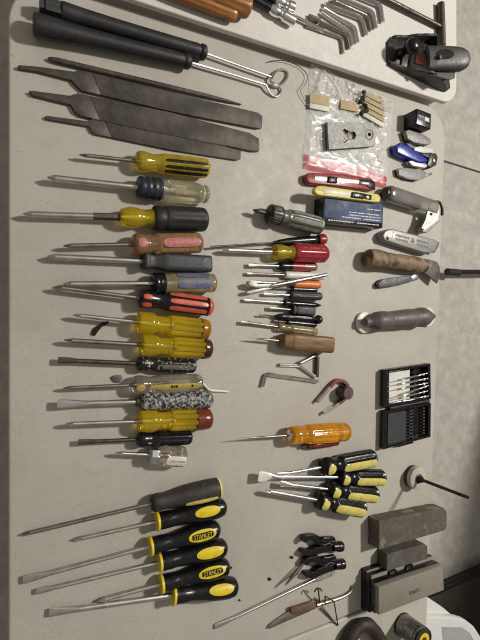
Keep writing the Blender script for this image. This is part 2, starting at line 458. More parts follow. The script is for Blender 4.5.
def patch(ax, prof, sc, hl, th, hth, off=.0004, power=2.0, rad=5, seg=36):
    """a raised oval (power 2) or rounded-rectangle (power 6) panel lying on a turned surface"""
    V, F = [surf(ax, prof, sc, th, off)], []
    for i in range(1, rad + 1):
        f = i / rad
        for k in range(seg):
            a = 2 * PI * k / seg
            c, sn = math.cos(a), math.sin(a)
            q = 1 / (abs(c) ** power + abs(sn) ** power) ** (1 / power)
            V.append(surf(ax, prof, sc + hl * f * c * q, th + hth * f * sn * q, off))
    for k in range(seg): F.append((0, 1 + k, 1 + (k + 1) % seg))
    for i in range(rad - 1):
        for k in range(seg):
            a, b = 1 + i * seg + k, 1 + i * seg + (k + 1) % seg
            F.append((a, b, b + seg, a + seg))
    # skirt down into the surface so it has thickness
    o = len(V); b0 = 1 + (rad - 1) * seg
    for k in range(seg):
        a = 2 * PI * k / seg; c, sn = math.cos(a), math.sin(a)
        q = 1 / (abs(c) ** power + abs(sn) ** power) ** (1 / power)
        V.append(surf(ax, prof, sc + hl * c * q, th + hth * sn * q, -.0006))
        F.append((b0 + k, b0 + (k + 1) % seg, o + (k + 1) % seg, o + k))
    return V, F

def text2d(s):
    cu = bpy.data.curves.new('t', 'FONT'); cu.body = s; cu.align_x = 'CENTER'; cu.align_y = 'CENTER'; cu.resolution_u = 2
    o = bpy.data.objects.new('t', cu); COL.objects.link(o)
    bpy.context.view_layer.update()
    me = o.to_mesh()
    V = [tuple(v.co[:2]) for v in me.vertices]; F = [tuple(p.vertices) for p in me.polygons]
    o.to_mesh_clear(); bpy.data.objects.remove(o); bpy.data.curves.remove(cu)
    x0 = min(v[0] for v in V); x1 = max(v[0] for v in V); y0 = min(v[1] for v in V); y1 = max(v[1] for v in V)
    w = x1 - x0
    return [((v[0] - (x0 + x1) / 2) / w, (v[1] - (y0 + y1) / 2) / w) for v in V], F

def tube(pts, r, N=10, close=False):
    """tube through world points; r one radius or one per point"""
    P = [Vector(p) for p in pts]; n = len(P)
    rs = r if isinstance(r, (list, tuple)) else [r] * n
    V, F = [], []
    t0 = (P[1] - P[0]).normalized()
    u = t0.orthogonal().normalized()
    for i in range(n):
        if close: t = (P[(i + 1) % n] - P[i - 1]).normalized()
        else: t = (P[min(n - 1, i + 1)] - P[max(0, i - 1)]).normalized()
        u = (u - t * u.dot(t)).normalized()
        w = t.cross(u)
        k2 = 1.0
        if 0 < i < n - 1:
            c = max(.5, (P[i + 1] - P[i]).normalized().dot(t)); k2 = 1 / c
        for k in range(N):
            a = 2 * PI * k / N
            V.append(P[i] + (u * math.cos(a) + w * math.sin(a)) * rs[i] * min(k2, 1.15))
    for i in range(n if close else n - 1):
        for k in range(N):
            a, b = i * N + k, i * N + (k + 1) % N
            j = ((i + 1) % n) * N
            F.append((a, b, j + (k + 1) % N, j + k))
    if not close:
        F.append(tuple(range(N))); F.append(tuple(range((n - 1) * N, n * N)))
    return V, F

def smooth_path(P, sub=6):
    P = [Vector(p) for p in P]; out = []
    for i in range(len(P) - 1):
        p0 = P[max(0, i - 1)]; p1 = P[i]; p2 = P[i + 1]; p3 = P[min(len(P) - 1, i + 2)]
        for k in range(sub):
            t = k / sub
            out.append(.5 * ((2 * p1) + (p2 - p0) * t + (2 * p0 - 5 * p1 + 4 * p2 - p3) * t * t + (3 * p1 - p0 - 3 * p2 + p3) * t ** 3))
    out.append(P[-1]); return out

def bend_path(P, rad, sub=6):
    """polyline with rounded elbows"""
    P = [Vector(p) for p in P]; out = [P[0]]
    for i in range(1, len(P) - 1):
        a = (P[i - 1] - P[i]); b = (P[i + 1] - P[i])
        r = min(rad, a.length * .45, b.length * .45)
        A = P[i] + a.normalized() * r; B = P[i] + b.normalized() * r
        for k in range(sub + 1):
            t = k / sub
            out.append(A * (1 - t) ** 2 + P[i] * 2 * t * (1 - t) + B * t * t)
    out.append(P[-1]); return out

def slab(W, z0, z1, bev=0.0008, seg=2):
    """prism from world outline points (xy used) between heights over the table top, top edges bevelled"""
    bm = bmesh.new()
    lo = [bm.verts.new((p.x, p.y, ZT + z0)) for p in W]
    hi = [bm.verts.new((p.x, p.y, ZT + z1)) for p in W]
    n = len(W)
    bm.faces.new(lo[::-1]); top = bm.faces.new(hi)
    for i in range(n): bm.faces.new((lo[i], lo[(i + 1) % n], hi[(i + 1) % n], hi[i]))
    bmesh.ops.recalc_face_normals(bm, faces=bm.faces)
    if bev:
        es = [e for e in bm.edges if all(v in hi for v in e.verts)] + [e for e in bm.edges if sum(v in hi for v in e.verts) == 1]
        bmesh.ops.bevel(bm, geom=es, offset=bev, segments=seg, affect='EDGES', clamp_overlap=True, profile=.5)
    bm.verts.index_update()
    V = [v.co.copy() for v in bm.verts]; F = [tuple(v.index for v in f.verts) for f in bm.faces]
    bm.free(); return V, F

def outline(pts, z): return [G(x, y, z) for x, y in pts]

def prism(pts, z0, z1, bev=.0008, seg=2): return slab(outline(pts, z1), z0, z1, bev, seg)

def merge(*parts):
    V, F = [], []
    for v, f in parts:
        o = len(V); V += list(v); F += [tuple(i + o for i in q) for q in f]
    return V, F

def vturn(c, z0, prof, N=28):
    """turned shape standing upright at world point c; prof rows (z, r) metres above z0"""
    V, F = [], []
    for z, r in prof:
        for k in range(N):
            a = 2 * PI * k / N
            V.append((c.x + r * math.cos(a), c.y + r * math.sin(a), ZT + z0 + z))
    for i in range(len(prof) - 1):
        for k in range(N):
            a, b = i * N + k, i * N + (k + 1) % N
            F.append((a, b, b + N, a + N))
    F.append(tuple(range(N))); F.append(tuple(range((len(prof) - 1) * N, len(prof) * N)))
    return V, F

def weather(geo, cuts, amp, chip=.0):
    """subdivide and roughen a block so its edges read as worn"""
    bm = bmesh.new(); vs = [bm.verts.new(v) for v in geo[0]]
    for f in geo[1]: bm.faces.new([vs[i] for i in f])
    bmesh.ops.triangulate(bm, faces=bm.faces)
    for _ in range(cuts):
        es = [e for e in bm.edges if e.calc_length() > .004]
        bmesh.ops.subdivide_edges(bm, edges=es, cuts=1, use_grid_fill=True)
        bmesh.ops.triangulate(bm, faces=bm.faces)
    bmesh.ops.recalc_face_normals(bm, faces=bm.faces); bm.normal_update()
    for v in bm.verts:
        n = noise.noise(v.co * 55) * .6 + noise.noise(v.co * 170) * .4
        c = max(0, noise.noise(v.co * 38 + Vector((9, 4, 2))) - .25) * chip
        v.co -= v.normal * (amp * n + c * max(0.0, 1 - abs(max(abs(v.normal.x), abs(v.normal.y), abs(v.normal.z)))) * 6)
        v.co.z = max(v.co.z, ZT + .0003)
    bm.verts.index_update()
    r = [v.co.copy() for v in bm.verts], [tuple(v.index for v in f.verts) for f in bm.faces]; bm.free(); return r

def cen(W):
    c = Vector((0, 0, 0))
    for p in W: c += Vector(p)
    c /= len(W); return Vector((c.x, c.y, ZT))

def obox(c, e1, e2, l, w, z0, z1, bev=.0006):
    W = [c + e1 * (a * l / 2) + e2 * (b * w / 2) for a, b in ((-1, -1), (1, -1), (1, 1), (-1, 1))]
    return slab(W, z0, z1, bev)

def arc_pts(c, r, a0, a1, n=10):
    return [(c[0] + r * math.cos(a0 + (a1 - a0) * i / n), c[1] + r * math.sin(a0 + (a1 - a0) * i / n)) for i in range(n + 1)]
# ------------------------------------------------------------------ setting
struct('floor', [(-14, -16, 0), (16, -16, 0), (16, 18, 0), (-14, 18, 0)], [(0, 1, 2, 3)], 'concrete')
a = G(430, 157, -ZT); b = G(640, 222, -ZT)
d = (b - a).normalized(); nrm = Vector((-d.y, d.x, 0)) * .0035
a2, b2 = a - d * 1.5, a + d * 6
struct('floor_joint', [(*(a2 - nrm).xy, .004), (*(b2 - nrm).xy, .004), (*(b2 + nrm).xy, .004), (*(a2 + nrm).xy, .004)], [(0, 1, 2, 3)], 'dark_floor_joint')

V, F = [], []
for z in (0, 2.4): V += [(2.14, -.04, z), (2.30, -.04, z), (2.30, -4.0, z), (2.14, -4.0, z)]
F = [(0, 1, 2, 3), (4, 5, 6, 7)] + [(k, (k + 1) % 4, 4 + (k + 1) % 4, 4 + k) for k in range(4)]
struct('wall', V, F, 'shade_wall_plaster')   # unseen wall end, added to shade the floor at lower right

def rrect(x0, x1a, x1b, y0, y1, r0, r1):
    """outline, right edge from x1a (at y0) to x1b (at y1); r0 corner radius at the y0 end, r1 at the y1 end"""
    P = []
    def cor(cx, cy, r, a0):
        if r <= 0: P.append(Vector((cx, cy, 0))); return
        for i in range(13):
            a = a0 + PI / 2 * i / 12
            P.append(Vector((cx + r * math.cos(a), cy + r * math.sin(a), 0)))
    cor(x0 + r0, y0 + r0, r0, PI); cor(x1a - r0, y0 + r0, r0, -PI / 2)
    cor(x1b - r1, y1 - r1, r1, 0); cor(x0 + r1, y1 - r1, r1, PI / 2)
    return P

def folding_table(label, x0, xr, y0, ym, y1, z, material, rad):
    t = Thing('folding_table', label, 'table', Vector(((x0 + xr(ym)) / 2, ym, 0)))
    for lo, hi, r0, r1 in ((ym + .001, y1, 0, rad), (y0, ym - .001, rad, 0)):
        W = rrect(x0, xr(lo), xr(hi), lo, hi, r0, r1)
        V, F = slab(W, z - .009, z, .004, 4)
        h = t.add('table_half', V, F, material, smooth=40)
        W = rrect(x0 + .010, xr(lo) - .010, xr(hi) - .010, lo + (.010 if r0 else 0), hi - (.010 if r1 else 0), max(0, r0 - .006), max(0, r1 - .006))
        V, F = slab(W, z - .047, z - .0085, .002, 2)
        t.add('skirt', V, F, material, smooth=40, parent=h)
    for yy, sg in ((y1 - .28, -1), (y0 + .28, 1)):
        xa, xb = x0 + .10, xr(yy) - .10
        zt = ZT + z - .049
        P = bend_path([(xa, yy, zt), (xa, yy, .30), (xa - .06, yy, .03), (xb + .06, yy, .03), (xb, yy, .30), (xb, yy, zt)], .05)
        V, F = tube(P, .0125, 12)
        lg = t.add('leg_frame', V, F, 'black_paint_metal')
        V, F = tube([(xa, yy, .32), ((xa + xb) / 2, yy + sg * .33, zt - .01)], .008, 8)
        t.add('brace', V, F, 'black_paint_metal', parent=lg)
    return t
folding_table('long off-white plastic folding table under nearly all the tools', .0145, lambda y: .7835 + .0518 * y, -1.46, -.523, .4275, 0, 'table_plastic', .062)
folding_table('brighter folding table at the top, holding the hex keys and hand plane', .075, lambda y: .8115, .4255, 1.34, 2.25, .022, 'clean_table_plastic', .040)

# things standing on the floor behind the table edge
a, b = G(449, 272, -.68), G(520, 272, -.68)
t = Thing('chair_leg', 'black tubular furniture leg sticking out past the table edge over the floor', 'chair leg', Vector((a.x, a.y, 0)), 0)
t.add('tube', *tube([a, b, b + Vector((.25, 0, 0)), b + Vector((.32, 0, -.05)), Vector((b.x + .34, b.y, 0.0))], .0105, 12), 'black_paint_metal')
t.add('foot_cap', *tube([a - Vector((.012, 0, 0)), a + Vector((.06, 0, 0))], .0155, 14), 'black_rubber')

# white lidded tub beside the table, low dark tray on the floor behind it
c = G(450, 660, -.43)
t = Thing('storage_tub', 'white plastic tub with a rounded lid, low beside the table corner', 'tub', Vector((c.x, c.y, 0)))
t.add('tub_body', *slab(outline([(392, 575), (429, 598), (444, 608), (457, 619), (500, 652), (505, 740), (400, 740)], -.452), -.738, -.452, .008, 3), 'tub_plastic')
lid = t.add('lid', *slab(outline([(392, 619), (436, 616.5), (455, 617), (466, 620), (475, 627), (482, 638), (489, 656), (494, 740), (400, 740)], -.43), -.451, -.43, .009, 5), 'tub_plastic')
t.add('lid_panel', *slab(outline([(442, 627), (462, 627.5), (470, 633), (476, 644), (482, 664), (486, 735), (452, 735)], -.4285), -.4298, -.4285, .0006), 'tub_grey', parent=lid)
c = G(416, 606, -.66); c.z = 0
t = Thing('floor_tray', 'low dark brown tray with a thick black rim on the floor behind the white tub', 'tray', c.copy(), 0)
e1 = Vector((1, .03, 0)).normalized(); e2 = Vector((-.03, 1, 0)).normalized()
def boxw(c, e1, e2, x0, x1, y0, y1, z0, z1, bev=.002): return slab([c + e1 * x + e2 * y for x, y in ((x0, y0), (x1, y0), (x1, y1), (x0, y1))], z0, z1, bev)
t.add('tray_bed', *boxw(c, e1, e2, .01, 1.1, -.60, -.01, -.735, -.70), 'dark_tote')
P = bend_path([c + e1 * x + e2 * y + Vector((0, 0, ZT - .69)) for x, y in ((.5, 0), (1.1, 0), (1.1, -.6), (0, -.6), (0, 0), (.49, 0))], .04)
t.add('rim', *tube(P, .016, 12, True), 'black_paint_metal')
t.add('rim_joint', *tube([c + e1 * .62 + Vector((0, 0, ZT - .69)), c + e1 * .70 + Vector((0, 0, ZT - .69))], .023, 12), 'black_rubber')

# ------------------------------------------------------------------ screwdrivers
CLASSIC = [(0, .45), (.015, .80), (.05, .95), (.11, .98), (.17, .90), (.235, .80), (.30, .86), (.36, .98), (.42, 1), (.90, 1), (.96, .93), (.99, .75), (1, .45)]
CYL = [(0, .5), (.01, .82), (.05, .95), (.12, .97), (.2, .97), (.3, 1), (.92, 1), (.97, .9), (1, .6)]
STAN = [(0, .72), (.01, .80), (.06, .80), (.16, .80), (.28, .73), (.42, .80), (.58, .95), (.74, 1.0), (.86, .98), (.95, .84), (.99, .52), (1, .2)]

def build_prof(ax, x0, x1, prof, rpx):
    s0, s1 = ax.s(x0), ax.s(x1)
    rad = rpx * ax.mpp((s0 + s1) / 2)
    return resample([(s0 + (s1 - s0) * q[0], rad * q[1]) + ((rad * q[2],) if len(q) > 2 else ()) for q in prof], 5), s0, s1, rad

def shaft_geo(ax, s0, s1, r, kind, wide=1.0):
    tl = min(.013, (s1 - s0) * .3)
    if kind == 'phillips':
        P = [(s0, r * .18), (s0 + r * .5, r * .45), (s0 + tl * .55, r * .95), (s0 + tl * .75, r), (s1, r)]
        V, F = ax.rings(P[:4], 24, (4, .55, s0 - .02, s0 + tl * .9, 3))
        return merge((V, F), ax.rings([(s0 + tl * .7, r), (s1, r)], 16))
    if kind == 'flat':
        P = [(s0, r * 1.25 * wide, r * .22), (s0 + .002, r * 1.35 * wide, r * .30), (s0 + tl * .9, r * 1.3 * wide, r * .55), (s0 + tl * 1.7, r, r * .95), (s0 + tl * 1.9, r, r), (s1, r, r)]
        return ax.rings(resample(P, 3), 16, None, None)
    if kind == 'blade':   # broad flattened blade
        P = [(s0, r * 1.75 * wide, r * .22), (s0 + .003, r * 1.9 * wide, r * .28), (s0 + tl * 1.3, r * 1.7 * wide, r * .5), (s0 + tl * 2.6, r * 1.05, r * .9), (s0 + tl * 2.9, r, r), (s1, r, r)]
        return ax.rings(resample(P, 3), 20)
    if kind == 'point':
        return ax.rings([(s0, r * .12), (s0 + (s1 - s0) * .25, r * .7), (s0 + (s1 - s0) * .5, r), (s1, r)], 14)
    return ax.rings([(s0, r * .85), (s0 + .0006, r), (s1, r)], 14)

def driver(label, tip, start, butt, rpx, prof=CLASSIC, hm='yellow_acetate', zt=None, zb=None, shaft=2.2, sm='steel', kind='phillips', wide=1.0,
           fl=None, sq=None, N=40, group='screwdrivers laid out on the table', name='screwdriver', cat='screwdriver', core=True, lift=0.0):
    """tip / start / butt are photo points of shaft tip, front of handle and end of handle"""
    c0 = G(*start, .012)
    R0 = rpx * depth(c0) / FPX
    if zb is None: zb = R0 * max(q[2] if len(q) > 2 else q[1] for q in prof) + .0004 + lift
    if zt is None: zt = zb * .92
    ax = Axis(tip, butt, zt, zb)
    k = 0 if ax.hor else 1
    t = Thing(name, label, cat, ax.base(), ax.heading(), group)
    t.ax = ax
    pr, s0, s1, rad = build_prof(ax, start[k], butt[k], prof, rpx)
    # keep the handle above the table
    low = min(ax.at(q[0]).z - (q[2] if len(q) > 2 else q[1]) for q in pr) - ZT - lift
    if low < 0.0002:
        ax.A.z -= low - .0003; ax.B.z -= low - .0003
    t.pr, t.s0, t.s1, t.rad = pr, s0, s1, rad
    f = None
    if fl:
        L = s1 - s0
        f = (fl[0], fl[1], s0 + L * fl[2], s0 + L * fl[3], fl[4] if len(fl) > 4 else 1.5)
    t.handle = t.add('handle', *ax.rings(pr, N, f, sq), hm, smooth=40)
    rs = shaft * ax.mpp(s0 * .5)
    t.rs = rs
    t.shaft = t.add('shaft', *shaft_geo(ax, 0, s0 + (s1 - s0) * (.5 if core else .05), rs, kind, wide), sm)
    return t

def band(t, name, t0, t1, m, grow=.0004, prof=None, label=None, fl=None, N=40):
    """a sleeve over the handle between two fractions of its length, or with its own rows"""
    s0, s1 = t.s0 + (t.s1 - t.s0) * t0, t.s0 + (t.s1 - t.s0) * t1
    if prof: P = resample([(s0 + (s1 - s0) * q[0], t.rad * q[1]) for q in prof], 4)
    else:
        n = 14
        mid = [(s0 + (s1 - s0) * i / n,) for i in range(n + 1)]
        P = [(q[0], interp(t.pr, q[0])[0] + grow) for q in mid]
        P = [(P[0][0] - .0002, P[0][1] - grow * 2.2)] + P + [(P[-1][0] + .0002, P[-1][1] - grow * 2.2)]
    f = (fl[0], fl[1], s0 + (s1 - s0) * fl[2], s0 + (s1 - s0) * fl[3], 1.5) if fl else None
    return t.add(name, *t.ax.rings(P, N, f), m, smooth=40, label=label)

def panel(t, name, f0, f1, deg, hdeg, m, power=2.0, off=.0005, label=None, parent=None):
    L = t.s1 - t.s0
    V, F = patch(t.ax, t.pr, t.s0 + L * (f0 + f1) / 2, L * (f1 - f0) / 2, R(deg), R(hdeg), off, power)
    return t.add(name, V, F, m, smooth=50, label=label, parent=parent)

def lettering(t, string, f0, f1, deg, m, off=.0011, parent=None, squash=1.0):
    V2, F2 = text2d(string)
    L = t.s1 - t.s0; w = L * (f1 - f0); sc = t.s0 + L * (f0 + f1) / 2
    V = []
    for x, y in V2:
        s = sc + x * w
        V.append(surf(t.ax, t.pr, s, R(deg) - y * w * squash / t.rad, off))
    return t.add('lettering', V, F2, m, smooth=0, parent=parent)

LEFT = 'old screwdrivers in the left column'
def L(*a, **k):
    k.setdefault('group', LEFT); return driver(*a, **k)

# -- the left column, top to bottom
t = L('yellow screwdriver with black stripes along its fluted grip, just below the files', (79, 155), (135, 162.5), (208, 169), 10, CLASSIC, 'dirty_yellow_acetate', shaft=1.9, sm='worn_steel', fl=(10, .18, .34, .95, 4))
for a in (84, 118, 150): panel(t, 'stripe', .36, .95, a, 9, 'black_plastic', 6)
t = L('clear ball-ended screwdriver with a dark blue ribbed collar', (47, 177.5), (138, 189), (209, 195), 10.8, [(0, .5), (.02, .85), (.1, .93), (.3, .95), (.36, .86), (.42, .98), (.8, 1), (.86, .88), (.89, .80), (.93, .86), (.97, .72), (1, .35)], 'clear_acetate', shaft=3.2, fl=(8, .15, .40, .82, 2.0))
band(t, 'collar', -.01, .31, 'navy_plastic', prof=[(0, .5), (.03, .90), (.15, .99), (.28, .97), (.4, 1.03), (.52, .98), (.65, 1.04), (.78, .99), (.92, 1.03), (1, .9)])
t = L('screwdriver with a yellow neck and black rubber sleeve over its grip', (23, 214), (119, 215), (205, 220), 12.5, [(0, .4), (.02, .62), (.10, .78), (.18, .76), (.27, .62), (.36, .72), (.42, .85), (.5, .85), (.96, .8), (1, .5)], 'yellow_acetate', shaft=3.0, sm='steel')
band(t, 'rubber_sleeve', .37, 1.0, 'black_rubber', prof=[(0, .8), (.02, .93), (.1, .98), (.2, .93), (.24, 1), (.9, 1), (.97, .94), (1, .78)], fl=(9, .07, .22, .97))
t.add('ferrule', *t.ax.rings([(t.s0 - .034, t.rs * 1.02), (t.s0 - .033, t.rs * 1.2), (t.s0 - .001, t.rs * 1.3), (t.s0 + .002, t.rs * 1.3)], 6), 'dark_steel', smooth=20)
t = L('screwdriver with worn amber grip and faded pink panels', (63, 246), (132, 243.5), (201, 243), 10.8, CLASSIC, 'rosy_acetate', shaft=2.2, sm='worn_steel', fl=(6, .14, .36, .93))
panel(t, 'pink_panel', .40, .93, 92, 24, 'pink_label', 5); panel(t, 'pink_panel', .05, .17, 88, 24, 'pink_label', 3)
t = L('plain screwdriver with a matte dark grey square rubber grip', (47, 256.5), (142, 263), (209, 264.5), 8.6, [(0, .8), (.01, .92), (.05, .98), (.10, .82), (.16, .76), (.24, .86), (.3, .96), (.36, 1), (.98, 1), (1, .93)], 'grey_rubber', shaft=3.1, sq=5, kind='phillips')
t = L('screwdriver with clear grip, dull blue panels and black collar', (63, 284), (153, 283.5), (215, 283), 10, CYL, 'dirty_clear_acetate', shaft=2.7, fl=(6, .16, .3, .93))
band(t, 'collar', -.01, .17, 'black_plastic', prof=[(0, .5), (.04, .92), (.2, 1.03), (.4, .995), (.55, 1.05), (.7, 1.0), (.85, 1.05), (1, .95)])
panel(t, 'blue_panel', .34, .88, 98, 25, 'blue_label', 5); panel(t, 'blue_panel', .34, .88, 38, 20, 'blue_label', 5)
t = L('screwdriver with coral red ridges on a black grip', (54, 287), (139, 298), (212, 307.5), 9.6, [(0, .6), (.02, .95), (.08, 1), (.14, .95), (.24, .82), (.30, .86), (.36, .96), (.42, 1), (.88, 1), (.89, .9), (.91, .9), (.92, .99), (.97, .85), (1, .5)], 'black_plastic', shaft=2.3, sm='worn_steel', lift=.001)
for a in (128, 84, 40, -4): panel(t, 'red_ridge', .37, .885, a, 14, 'red_orange_plastic', 5, .0010)
for a in (128, 80): panel(t, 'red_ridge', .02, .14, a, 14, 'red_orange_plastic', 3, .0010)
band(t, 'end_cap', .915, .985, 'red_orange_plastic')
SQ = [(0, .5), (.015, .86), (.05, .95), (.16, 1), (.21, .95), (.24, .80), (.33, .76), (.40, .80), (.43, .95), (.47, 1), (.84, 1), (.9, .98), (.97, .86), (1, .5)]
t = L('bright yellow screwdriver with an amber end, just below the red and black one', (73, 315), (136, 321), (209, 330), 11, SQ, 'yellow_acetate', shaft=2.2, fl=(9, .20, .42, .92, 4))
band(t, 'end_cap', .86, 1.0, 'orange_brown_cap')
t = L('yellow screwdriver with a dark brown end cap, above the slim black flecked one', (64, 340), (140, 344), (211, 349), 10.6, SQ, 'yellow_acetate', shaft=2.3, sm='worn_steel', fl=(9, .20, .42, .92, 4))
band(t, 'end_cap', .87, 1.0, 'dark_brown_cap')
t = L('slim glossy black screwdriver flecked with white paint and a pale bare stripe', (58, 360), (137, 363.5), (195, 366), 7.6, CLASSIC, 'lightly_speckled', shaft=2.3, sm='dark_steel', kind='flat', fl=(8, .08, .34, .95))
panel(t, 'bare_stripe', .38, .95, 102, 17, 'clear_acetate', 6)
t = L('cloudy clear screwdriver with a gold printed panel', (63, 388), (132, 385), (201, 382), 9.4, CLASSIC, 'smoky_clear', shaft=1.8, sm='worn_steel', fl=(6, .12, .34, .96))
p = panel(t, 'gold_panel', .22, .96, 104, 17, 'gold_print', 6); panel(t, 'gold_panel', .03, .15, 104, 20, 'gold_print', 3)
for f0, f1 in ((.50, .53), (.54, .555), (.565, .60), (.80, .825)): panel(t, 'printed_mark', f0, f1, 102, 7, 'print_and_hole_black', 6, .0009, parent=p)
t = L('screwdriver whose black grip is covered in white paint spatter', (57, 404), (140, 402), (211, 399.5), 9, [(0, .55), (.02, .92), (.06, 1), (.92, 1), (.97, .93), (1, .65)], 'paint_speckled', shaft=2.8, sm='dull_chrome', kind='blade', wide=.8)
t.add('ferrule', *t.ax.rings([(t.s0 - .007, t.rs * 1.2), (t.s0 - .006, t.rs * 1.6), (t.s0 + .001, t.rs * 1.8)], 14), 'dark_steel')
t = L('yellow screwdriver with a red-brown translucent end, lowest yellow one in the left column', (65, 424), (138, 422), (211, 418.5), 11, SQ, 'yellow_acetate', shaft=2.2, fl=(9, .20, .42, .92, 4))
band(t, 'end_cap', .76, 1.0, 'red_brown_cap', label='red-brown translucent end of the grip')
t = L('short slim black fluted screwdriver just above the clear stubby one', (78, 442), (137, 439.5), (191, 437), 7.6, CLASSIC, 'black_plastic', shaft=2.0, sm='dark_steel', kind='flat', fl=(8, .12, .30, .96))
t = L('stubby clear screwdriver with a white label and steel ferrule', (115, 453), (150, 455), (185.5, 456.5), 10.6, [(0, .5), (.02, .70), (.22, .72), (.28, .84), (.38, .98), (.5, 1), (.86, 1), (.95, .86), (1, .5)], 'smoky_clear', shaft=1.9, fl=(6, .14, .4, .92))
t.add('ferrule', *t.ax.rings([(t.s0 - .001, t.rad * .55), (t.s0, t.rad * .78), (t.s0 + .008, t.rad * .84), (t.s0 + .0085, t.rad * .76), (t.s0 + .012, t.rad * .7)], 8), 'dull_chrome', smooth=20)
p = panel(t, 'label_panel', .38, .98, 104, 26, 'white_plastic', 4, .0008)
lettering(t, 'CRAFTSMAN', .46, .90, 104, 'grey_print', .0013, parent=p)

# -- soft-grip fan at lower left
FAN = 'black and yellow soft-grip screwdrivers fanned at lower left'
def fan(label, tip, start, butt, rpx, kind, oval, word=None, wide=1.0, shaft=2.2, base='black_plastic'):
    t = driver(label, tip, start, butt, rpx, STAN, base, zt=.0042, shaft=shaft, kind=kind, wide=wide, group=FAN)
    band(t, 'yellow_ring', -.012, .035, 'yellow_plastic', prof=[(0, .5), (.1, .86), (.5, .87), (.9, .84), (1, .7)])
    p = panel(t, 'yellow_oval', oval[0], oval[1], oval[2], oval[3], 'yellow_plastic', 2.2, .0007)
    if word:
        w = oval[1] - oval[0]
        q = panel(t, 'name_plate', oval[0] + w * .12, oval[1] - w * .12, oval[2], oval[3] * .48, 'print_and_hole_black', 6, .0011)
        lettering(t, word, oval[0] + w * .17, oval[1] - w * .17, oval[2], 'yellow_plastic', .0016, parent=q, squash=1.15)
    return t
t = driver('dusty brown-black soft-grip screwdriver with a flat end, uppermost of the lower fan', (22, 534), (151, 502.5), (219, 487), 10.8,
           [(0, .55), (.02, .74), (.08, .80), (.2, .74), (.34, .78), (.5, .92), (.68, 1), (.86, 1), (.97, .95), (.99, .9), (1, .8)], 'old_rubber', zt=.0042, shaft=2.1, sm='worn_steel', group=FAN, kind='phillips')
panel(t, 'yellow_panel', .45, .93, 128, 17, 'pale_yellow_plastic', 3, .0006)
band(t, 'end_rim', .965, 1.0, 'pale_yellow_plastic')
fan('soft-grip screwdriver with a plain yellow oval, second from the top of the lower fan', (74, 539), (156, 520), (225, 505.5), 10.2, 'phillips', (.50, .86, 74, 28))
fan('soft-grip screwdriver with a long wide blade and STANLEY on its oval', (23, 579.5), (149.5, 544), (219, 527.5), 10.2, 'blade', (.50, .90, 80, 32), 'STANLEY', .9, 2.3)
fan('soft-grip screwdriver with a plain yellow oval, between the two lettered ones', (36, 591), (158.5, 560.5), (226, 546), 10.2, 'flat', (.50, .90, 76, 30))
fan('soft-grip screwdriver with a short shaft and STANLEY on its oval', (97, 600), (160, 581.5), (228, 564.5), 10.0, 'phillips', (.50, .90, 72, 30), 'STANLEY')
fan('soft-grip screwdriver with the thickest shaft, lowest of the lower fan', (49, 612), (172, 594.5), (236.5, 585.5), 10.6, 'blade', (.50, .88, 68, 28), None, .75, 2.9)

# -- black and yellow fluted set
SETB = 'black and yellow fluted screwdrivers in a bunch'
FLT = [(0, .6), (.02, .82), (.06, .9), (.13, .92), (.19, .8), (.25, .7), (.30, .74), (.36, .93), (.41, .97), (.85, 1), (.985, .97), (1, .9)]
for lab, tip, st, bu, r, kind, sh, wide, zt in (
        ('black and yellow fluted screwdriver, uppermost of its bunch, its tip under the white blade', (277, 475), (322, 467), (372, 458), 9.4, 'flat', 1.7, 1, None),
        ('black and yellow fluted screwdriver with a paint-whitened spatula tip', (258.5, 476.5), (338, 478.5), (381, 477.5), 8.6, 'blade', 2.0, 1.25, None),
        ('black and yellow fluted screwdriver with the shortest dark-tipped shaft, third in its bunch', (280.5, 483.5), (328, 487), (374, 494.5), 8.8, 'flat', 1.9, 1.1, None),
        ('black and yellow fluted screwdriver, lowest of its bunch, with a bright cross tip', (265, 490.5), (317, 499), (361, 508), 9.6, 'phillips', 2.1, 1, None)):
    t = driver(lab, tip, st, bu, r, FLT, 'black_plastic', shaft=sh, kind=kind, wide=wide, group=SETB, fl=(6, .2, .34, .99, 2.2), sm='dull_chrome')
    panel(t, 'yellow_panel', .34, .985, 108, 29, 'pale_yellow_plastic', 5, .0004)
    panel(t, 'yellow_panel', .03, .17, 104, 34, 'pale_yellow_plastic', 3, .0006)
    if wide > 1.2:
        t.add('painted_tip', *t.ax.rings(resample([(-.0006, t.rs * 2.2, t.rs * .3), (.003, t.rs * 2.55, t.rs * .4), (.014, t.rs * 2.2, t.rs * .6), (.022, t.rs * 1.25, t.rs * .95)], 4), 20), 'white_plastic')

# -- centre column
MID = 'small drivers in the centre column'
def Mi(*a, **k):
    k.setdefault('group', MID); return driver(*a, **k)
t = Mi('stubby grey-green ratchet screwdriver with a knurled collar', (252.5, 210), (268, 214), (321, 226.5), 9.6, [(0, .7), (.02, .95), (.2, .98), (.22, .8), (.30, .8), (.34, .9), (.5, 1), (.9, .98), (.97, .88), (1, .6)], 'green_grey', shaft=2.2, sm='dark_steel', fl=(8, .16, .32, .96))
band(t, 'knurled_collar', 0.0, .21, 'dark_iron', grow=.0005, fl=(20, .06, .1, .9))
panel(t, 'pale_stripe', .38, .92, 96, 9, 'pale_grey_lid', 6); panel(t, 'pale_stripe', .38, .92, 52, 9, 'mottled_grey', 6)
SL = [(0, .5), (.02, .8), (.1, .95), (.2, .8), (.3, .85), (.5, 1), (.95, 1), (1, .8)]
t = Mi('slim black precision screwdriver with a red swivel cap', (210, 247), (273, 243.5), (324.5, 239.3), 4.2, [(0, .3), (.1, .6), (.3, .9), (.5, 1), (.82, 1), (.84, .8), (.86, 1.2), (.97, 1.3), (1, 1.1)], 'black_plastic', shaft=.9, kind='flat', sm='dark_steel')
band(t, 'swivel_cap', .855, 1.0, 'red_plastic')
